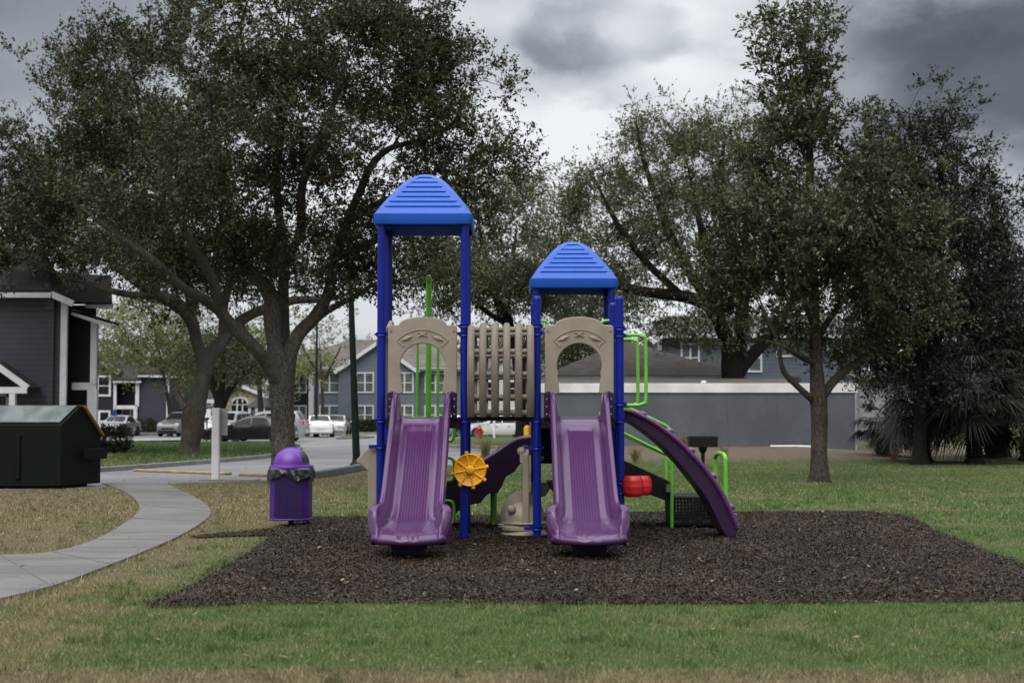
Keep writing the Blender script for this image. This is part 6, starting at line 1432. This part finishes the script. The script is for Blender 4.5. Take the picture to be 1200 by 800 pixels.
b = MB(); b.tube([(Xp(371, d), d, 0), (Xp(371, d), d, Zp(378, d))], [.10, .07], 12); b.build('pole', 'black_metal', LP); b = MB(); b.lathe([(0, 0), (.2, .0), (.2, .5), (.12, .6), (0, .6)], (Xp(371, d), d, 0), 12); b.build('base', 'black_metal', LP)
b = MB(); b.lathe([(0, 0), (.12, .0), (.2, .35), (.24, .4), (.05, .55), (0, .56)], (Xp(371, d), d, Zp(378, d)), 12); b.build('lamp_head', 'black_metal', LP)
for x, y0, y1, lab in ((243, 513, 478, 'thin black sign post with a small white plate behind the white wooden post'),):
    d = 80.0; S_ = thing('sign_post', lab, 'sign', (Xp(x, d), d, 0)); b = MB(); b.tube([(Xp(x, d), d, 0), (Xp(x, d), d, Zp(478, d))], .035, 8); b.build('pole', 'black_metal', S_); b = MB(); b.box(Xp(x, d) - .22, Xp(x, d) + .22, d - .05, d - .036, Zp(489, d), Zp(479, d)); b.build('sign_plate', 'white_paint', S_)
d = 98.0; S_ = thing('sign_post', 'thin sign post with a small blue plate in front of the dark apartment block', 'sign', (Xp(135, d), d, 0)); b = MB(); b.tube([(Xp(135, d), d, 0), (Xp(135, d), d, Zp(478, d))], .04, 8); b.build('pole', 'trim_grey', S_); b = MB(); b.box(Xp(135, d) - .16, Xp(135, d) + .16, d - .06, d - .045, Zp(487, d), Zp(480, d)); b.build('sign_plate', 'sign_blue', S_)
# fire hydrant, marker, bollard under the bridge
d = 84.0; g = Vector((Xp(562, d), d, .12)); HY = thing('fire_hydrant', 'red fire hydrant on the grass island, under the slat bridge', 'hydrant', g)
b = MB(); b.lathe([(0, 0), (.2, 0), (.2, .05), (.13, .07), (.125, .5), (.17, .52), (.17, .56), (.14, .58), (.11, .68), (.05, .74), (.04, .80), (0, .80)], g, 16); b.build('barrel', 'hydrant_red', HY)
for s_ in (-1, 1):
    b = MB(); b.lathe([(0, 0), (.06, 0), (.06, .10), (.075, .10), (.075, .14), (0, .14)], g + Vector((s_ * .11 if s_ > 0 else -.25, 0, .42)), 10, 'X'); b.build('nozzle', 'hydrant_red', HY)
g = Vector((Xp(579, d), d + 1, .12)); b = MB(); b.lathe([(0, 0), (.075, 0), (.075, 1.0), (.06, 1.06), (0, 1.08)], g, 12); tag(b.build('marker_post', 'white_paint', org=g), 'short white marker post right of the red hydrant', 'post')
d = 62.0; g = Vector((Xp(616.5, d), d - 4, .0)); b = MB(); b.lathe([(0, 0), (.14, 0), (.14, .95), (.11, 1.03), (.05, 1.08), (0, 1.085)], g, 16); tag(b.build('bollard', 'bollard_yellow', org=g), 'yellow bollard beside the garage corner, seen left of the right tower', 'bollard')
# charcoal grill on a pedestal
d = 40.0; g = Vector((Xp(823, d), d, 0)); GR = thing('park_grill', 'black charcoal grill box on a pedestal behind the arched climber', 'grill', g)
b = MB(); w = 16.5 * d / F; z0, z1 = Zp(523.5, d), Zp(511, d); th = .02
b.box(g.x - w, g.x + w, d - .2, d + .25, z0, z0 + th); b.box(g.x - w, g.x + w, d + .23, d + .25, z0 + th, z1); b.box(g.x - w, g.x - w + th, d - .2, d + .23, z0 + th, z1); b.box(g.x + w - th, g.x + w, d - .2, d + .23, z0 + th, z1); b.box(g.x - w + th, g.x + w - th, d - .2, d - .18, z0 + th, z1 - .04); b.build('firebox', 'black_metal', GR)
b = MB()
for k in range(13): x = g.x - w + .04 + k * (2 * w - .08) / 12; b.tube([(x, d - .17, z1 - .03), (x, d + .22, z1 - .03)], .007, 6)
b.tube([(g.x - w - .08, d, z1 - .05), (g.x + w + .08, d, z1 - .05)], .009, 6); b.build('grate', 'black_metal', GR)
b = MB(); b.lathe([(0, 0), (.11, 0), (.11, z0 - .75), (.11, z0 - .75)], (g.x, d, .0), 4) if False else b.tube([(g.x, d, -.05), (g.x, d, z0 - .12)], .055, 14); b.lathe([(.055, z0 - .18), (.10, z0 - .12), (.13, z0 - .002), (0, z0 - .002)], (g.x, d, 0), 14); b.build('pedestal', 'black_metal', GR)
# dumpster
ang = math.radians(17); o_ = G(71, 573); DU = thing('dumpster', 'dark green peaked-lid dumpster with an orange rim beside the path', 'dumpster', o_)
def DL(x, y, z): return Vector((o_.x + x * math.cos(ang) + y * -math.sin(ang) * -1 * 0 + -0 * y - (y * math.sin(ang)) * -1 * 0 + 0, 0, z))
ca, sa = math.cos(ang), math.sin(ang)
def DL(x, y, z): return (o_.x + x * ca + y * sa, o_.y - x * sa * 0 + y * ca - x * 0, z)       # side wall turned, front parallel to the path
Lx, dp_ = 3.6, 1.42
prof = [(0, .06), (0, 1.30), (.62, 1.66), (.75, 1.66), (dp_, 1.06), (dp_, .06)]
def dprism(pr, x0, x1, m, name, par=DU, bevel=.012):
    b = MB(); n = len(pr); vs = [DL(x0, y, z) for y, z in pr] + [DL(x1, y, z) for y, z in pr]
    b.add(vs, [tuple(range(n)), tuple(reversed(range(n, 2 * n)))] + [(i, (i + 1) % n, n + (i + 1) % n, n + i) for i in range(n)]); return b.build(name, m, par, bevel=bevel)
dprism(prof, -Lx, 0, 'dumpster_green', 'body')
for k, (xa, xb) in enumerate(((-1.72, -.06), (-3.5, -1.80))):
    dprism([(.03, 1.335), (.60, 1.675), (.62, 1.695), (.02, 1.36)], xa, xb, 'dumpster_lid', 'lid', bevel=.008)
dprism([(.64, 1.672), (.74, 1.672), (.78, 1.70), (.62, 1.70)], -Lx - .03, .03, 'rust_orange', 'ridge_rim', bevel=.005)
b = MB(); b.beam(DL(.02, .74, 1.675), DL(.02, dp_ + .04, 1.06), .07, .05); b.build('side_rim', 'rust_orange', DU)
sl_ = MB(); n = 4
vs = [DL(x, y, z) for x in (.005, .20) for y, z in ((.75, .58), (1.32, .58), (1.32, .80), (.75, .80))]; sl_.add(vs, [(0, 1, 2, 3), (7, 6, 5, 4), (0, 4, 5, 1), (1, 5, 6, 2), (2, 6, 7, 3), (3, 7, 4, 0)]); sl_.build('fork_pocket', 'dumpster_green', DU, bevel=.008)
for x in (-.9, -1.8, -2.7):
    dprism([(-.05, .2), (-.05, 1.1), (-.004, 1.1), (-.004, .2)], x - .05, x + .05, 'dumpster_green', 'rib')
for x in (-3.3, -.3): dprism([(.15, 0), (.15, .058), (1.3, .058), (1.3, 0)], x - .08, x + .08, 'black_metal', 'skid', bevel=0)

# ================================================================== cars
def car(label, paint, loc, rz, kind='saloon', group='cars in the car park', L=None):
    """built around its own origin, nose towards -X, then turned and moved"""
    ro = thing('parked_car', label, 'car', (0, 0, 0), group)
    suv = kind == 'suv'; L = L or (4.6 if suv else 4.75); W_ = .92 if suv else .90; H = 1.70 if suv else 1.45
    if suv: st = [(0, .62, .62, .60), (.02, .86, .80, .72), (.06, .92, .95, .82), (.18, .98, 1.04, .90), (.27, 1.0, 1.08, .92), (.285, 1.0, 1.10, .90), (.42, 1.01, 1.60, .74), (.50, 1.01, 1.68, .76), (.75, 1.02, 1.70, .76), (.90, 1.03, 1.66, .74), (.965, 1.02, 1.15, .88), (.985, .98, 1.0, .86), (1, .66, .66, .74)]
    else: st = [(0, .55, .55, .58), (.02, .70, .66, .72), (.06, .76, .78, .84), (.18, .84, .88, .89), (.28, .90, .94, .90), (.30, .91, .96, .88), (.47, .93, 1.38, .66), (.55, .94, 1.45, .68), (.66, .95, 1.44, .68), (.80, .97, 1.20, .70), (.87, .97, 1.05, .82), (.965, .95, .99, .86), (.985, .90, .92, .82), (1, .60, .60, .72)]
    def at(u, i): return float(np.interp(u, [s[0] for s in st], [s[i] for s in st]))
    us = sorted(set([s[0] for s in st] + [k / 24 for k in range(25)])); b = MB(); vs = []
    def sect(u):
        zb, zt, wt = at(u, 1), at(u, 2), at(u, 3) * W_ / .9
        e = 1 - .16 * (max(0, .12 - u) / .12) ** 2 - .12 * (max(0, u - .9) / .1) ** 2; wb = W_ * e; x = (u - .5) * L
        zs = .24 + .06 * (u < .04 or u > .96); zt = max(zt, zb + .001); wt = min(wt, wb)
        return [(x, -wb * .93, zs), (x, -wb, .42), (x, -wb * 1.0, .62 if zb > .64 else zb * .9), (x, -wb * .975, zb), (x, -wt, zt - .02 * (zt > zb + .1)), (x, -wt * .82, zt + .02 * (zt > zb + .1)), (x, 0, zt + .045 * (u > .03 and u < .97))]
    for u in us:
        h = sect(u); vs += h + [(x, -y, z) for x, y, z in reversed(h[:-1])]
    n = 13; fs = [(i * n + k, i * n + k + 1, (i + 1) * n + k + 1, (i + 1) * n + k) for i in range(len(us) - 1) for k in range(n - 1)]; fs += [tuple(range(n)), tuple((len(us) - 1) * n + k for k in range(n))] + [((i + 1) * n, i * n, i * n + n - 1, (i + 1) * n + n - 1) for i in range(len(us) - 1)]
    b.add(vs, fs, True); b.build('body', paint, ro, smooth_angle=38)
    def side_pt(u, v, s_, off=.014):
        h = sect(u); a, c = Vector(h[3]), Vector(h[4]); q = a + (c - a) * v; return Vector((q.x, s_ * (abs(q.y) + off), q.z + .004))
    wins = [(.345, .455, .535), (.55, .56, .72)] if False else None
    groups = [((.36, .535), 'f'), ((.55, .73), 'r')] if not suv else [((.34, .53), 'f'), ((.545, .72), 'r'), ((.735, .89), 'q')]
    for s_ in (-1, 1):
        for (ua, ub), w_ in groups:
            b = MB(); uu = [ua] + [u for u in us if ua + .004 < u < ub - .004] + [ub]; m = len(uu) - 1; lo = [side_pt(u, .10, s_) for u in uu]; hi = [side_pt(u, .84, s_) for u in uu]
            if w_ == 'f': hi[0] = lo[0] * .6 + hi[1] * .4
            if w_ == 'r' and not suv: hi[-1] = lo[-1] * .4 + hi[-2] * .6
            b.add(lo + hi, [(k, k + 1, m + 2 + k, m + 1 + k) for k in range(m)]); b.build('side_window', 'glass_dark', ro, fix=False)
    def screen(ua, ub, nm):
        b = MB(); A, B = sect(ua), sect(ub); rows = []
        for v in (.10, .5, .93):
            u = ua + (ub - ua) * v; h = sect(u); w = (abs(h[5][1]) + .02); rows.append([Vector((h[4][0], y, h[5][2] + .030 * (1 - (y / w) ** 2) + .010)) for y in [w * (-1 + 2 * k / 6) for k in range(7)]])
        b.add([q for r in rows for q in r], [(i * 7 + k, i * 7 + k + 1, (i + 1) * 7 + k + 1, (i + 1) * 7 + k) for i in range(2) for k in range(6)], True); return b.build(nm, 'glass_dark', ro, fix=False)
    if suv: screen(.285, .42, 'windscreen'); screen(.965, .905, 'rear_window')
    else: screen(.30, .47, 'windscreen'); screen(.875, .675, 'rear_window')
    for s_ in (-1, 1):
        for u in (.185, .80):
            x = (u - .5) * L; R = .36 if suv else .33; b = MB(); y0 = s_ * (W_ + .03); pr = [(R * .62, -.10), (R * .95, -.10), (R, -.06), (R, .03), (R * .93, .06), (R * .62, .06)]
            b.lathe([(r, h * -s_) for r, h in pr] + [(R * .62, .10 * s_)], (x, y0 - s_ * .06, R), 22, 'Y'); wh = b.build('wheel', 'tyre', ro)
            b = MB(); b.lathe([(0, -s_ * -.045), (.05, s_ * .045), (R * .15, s_ * .03), (R * .5, s_ * .042), (R * .63, s_ * .05), (R * .63, -s_ * .05)], (x, y0 - s_ * .06, R), 22, 'Y'); b.build('rim', 'rim_metal', wh)
            b = MB(); b.lathe([(R * 1.02, 0), (R * 1.16, 0)], (x, s_ * (W_ * 1.0 + .003), R), 22, 'Y', ang=PI); b.build('wheel_arch', 'tyre', ro, fix=False)
        x0 = -.5 * L; b = MB(); b.ball((x0 + .17, s_ * W_ * .66, .70 if not suv else .86), .10, 12, 8, (.9, 1.6, .7)); b.build('headlight', 'lamp_clear', ro)
        b = MB(); b.ball((.5 * L - .12, s_ * W_ * .74, .84 if not suv else 1.02), .10, 12, 8, (.8, 1.35, .75 if not suv else 2.2)); b.build('tail_light', 'lamp_red', ro)
        b = MB(); um = .335; h = sect(um); b.ball((h[3][0], s_ * (W_ + .09), h[3][2] + .06), .09, 10, 6, (.6, 1.1, .8)); b.build('mirror', paint, ro)
        b = MB()
        for u in (.46, .63):
            h = sect(u); b.box(h[3][0] - .09, h[3][0] + .09, s_ * W_ + min(0, s_ * .02), s_ * W_ + max(0, s_ * .02), .76, .79)
        b.build('door_handle', 'rim_metal' if paint != 'paint_black' else paint, ro)
    for xa_ in (-.5 * L - .02, .5 * L - .12): b = MB(); b.box(xa_, xa_ + .14, -W_ * .75, W_ * .75, .30, .46); b.build('bumper', 'black_metal' if suv else paint, ro, bevel=.03)
    b = MB(); b.box(.5 * L + .005, .5 * L + .022, -.26, .26, .52, .64); b.build('number_plate', 'white_paint', ro)
    b = MB(); b.box(-.5 * L - .015, -.5 * L + .05, -.45, .45, .50, .62); b.build('grille', 'black_metal', ro)
    ro.location = loc; ro.rotation_euler = (0, 0, rz); return ro
def spot(x, d): return (Xp(x, d), d, .008)
R_ = math.radians
car('black saloon car side-on behind the white wooden post and oak trunk', 'paint_black', spot(293, 74), R_(2), 'saloon', L=4.85)
car('silver estate car with red rear lamps just beyond the black saloon', 'paint_silver', spot(312, 80), R_(-3), 'suv', L=4.7)
car('white saloon with its red rear lamp showing right of the silver estate car', 'paint_white', spot(374, 97), R_(-80), 'saloon')
car('silver saloon parked end-on under the grey apartment house', 'paint_silver', spot(395, 106), R_(-88), 'saloon')
car('white sports utility car between the white post and the black saloon roof', 'paint_white', spot(267, 88), R_(80), 'suv')
car('silver car facing the camera in front of the dark apartment block porch', 'paint_silver', spot(140, 101), R_(86), 'saloon')
car('grey car half hidden by the burled oak trunk', 'paint_grey', spot(214, 99), R_(78), 'suv')
car('white saloon with teal side window, behind the red hydrant', 'paint_white', spot(583, 92), R_(8), 'saloon', L=4.6)
car('silver car parked left of the red hydrant, seen past the taller tower post', 'paint_silver', spot(548, 95), R_(40), 'saloon')
car('white car low behind the purple slide at the taller tower', 'paint_white', spot(527, 100), R_(60), 'saloon')
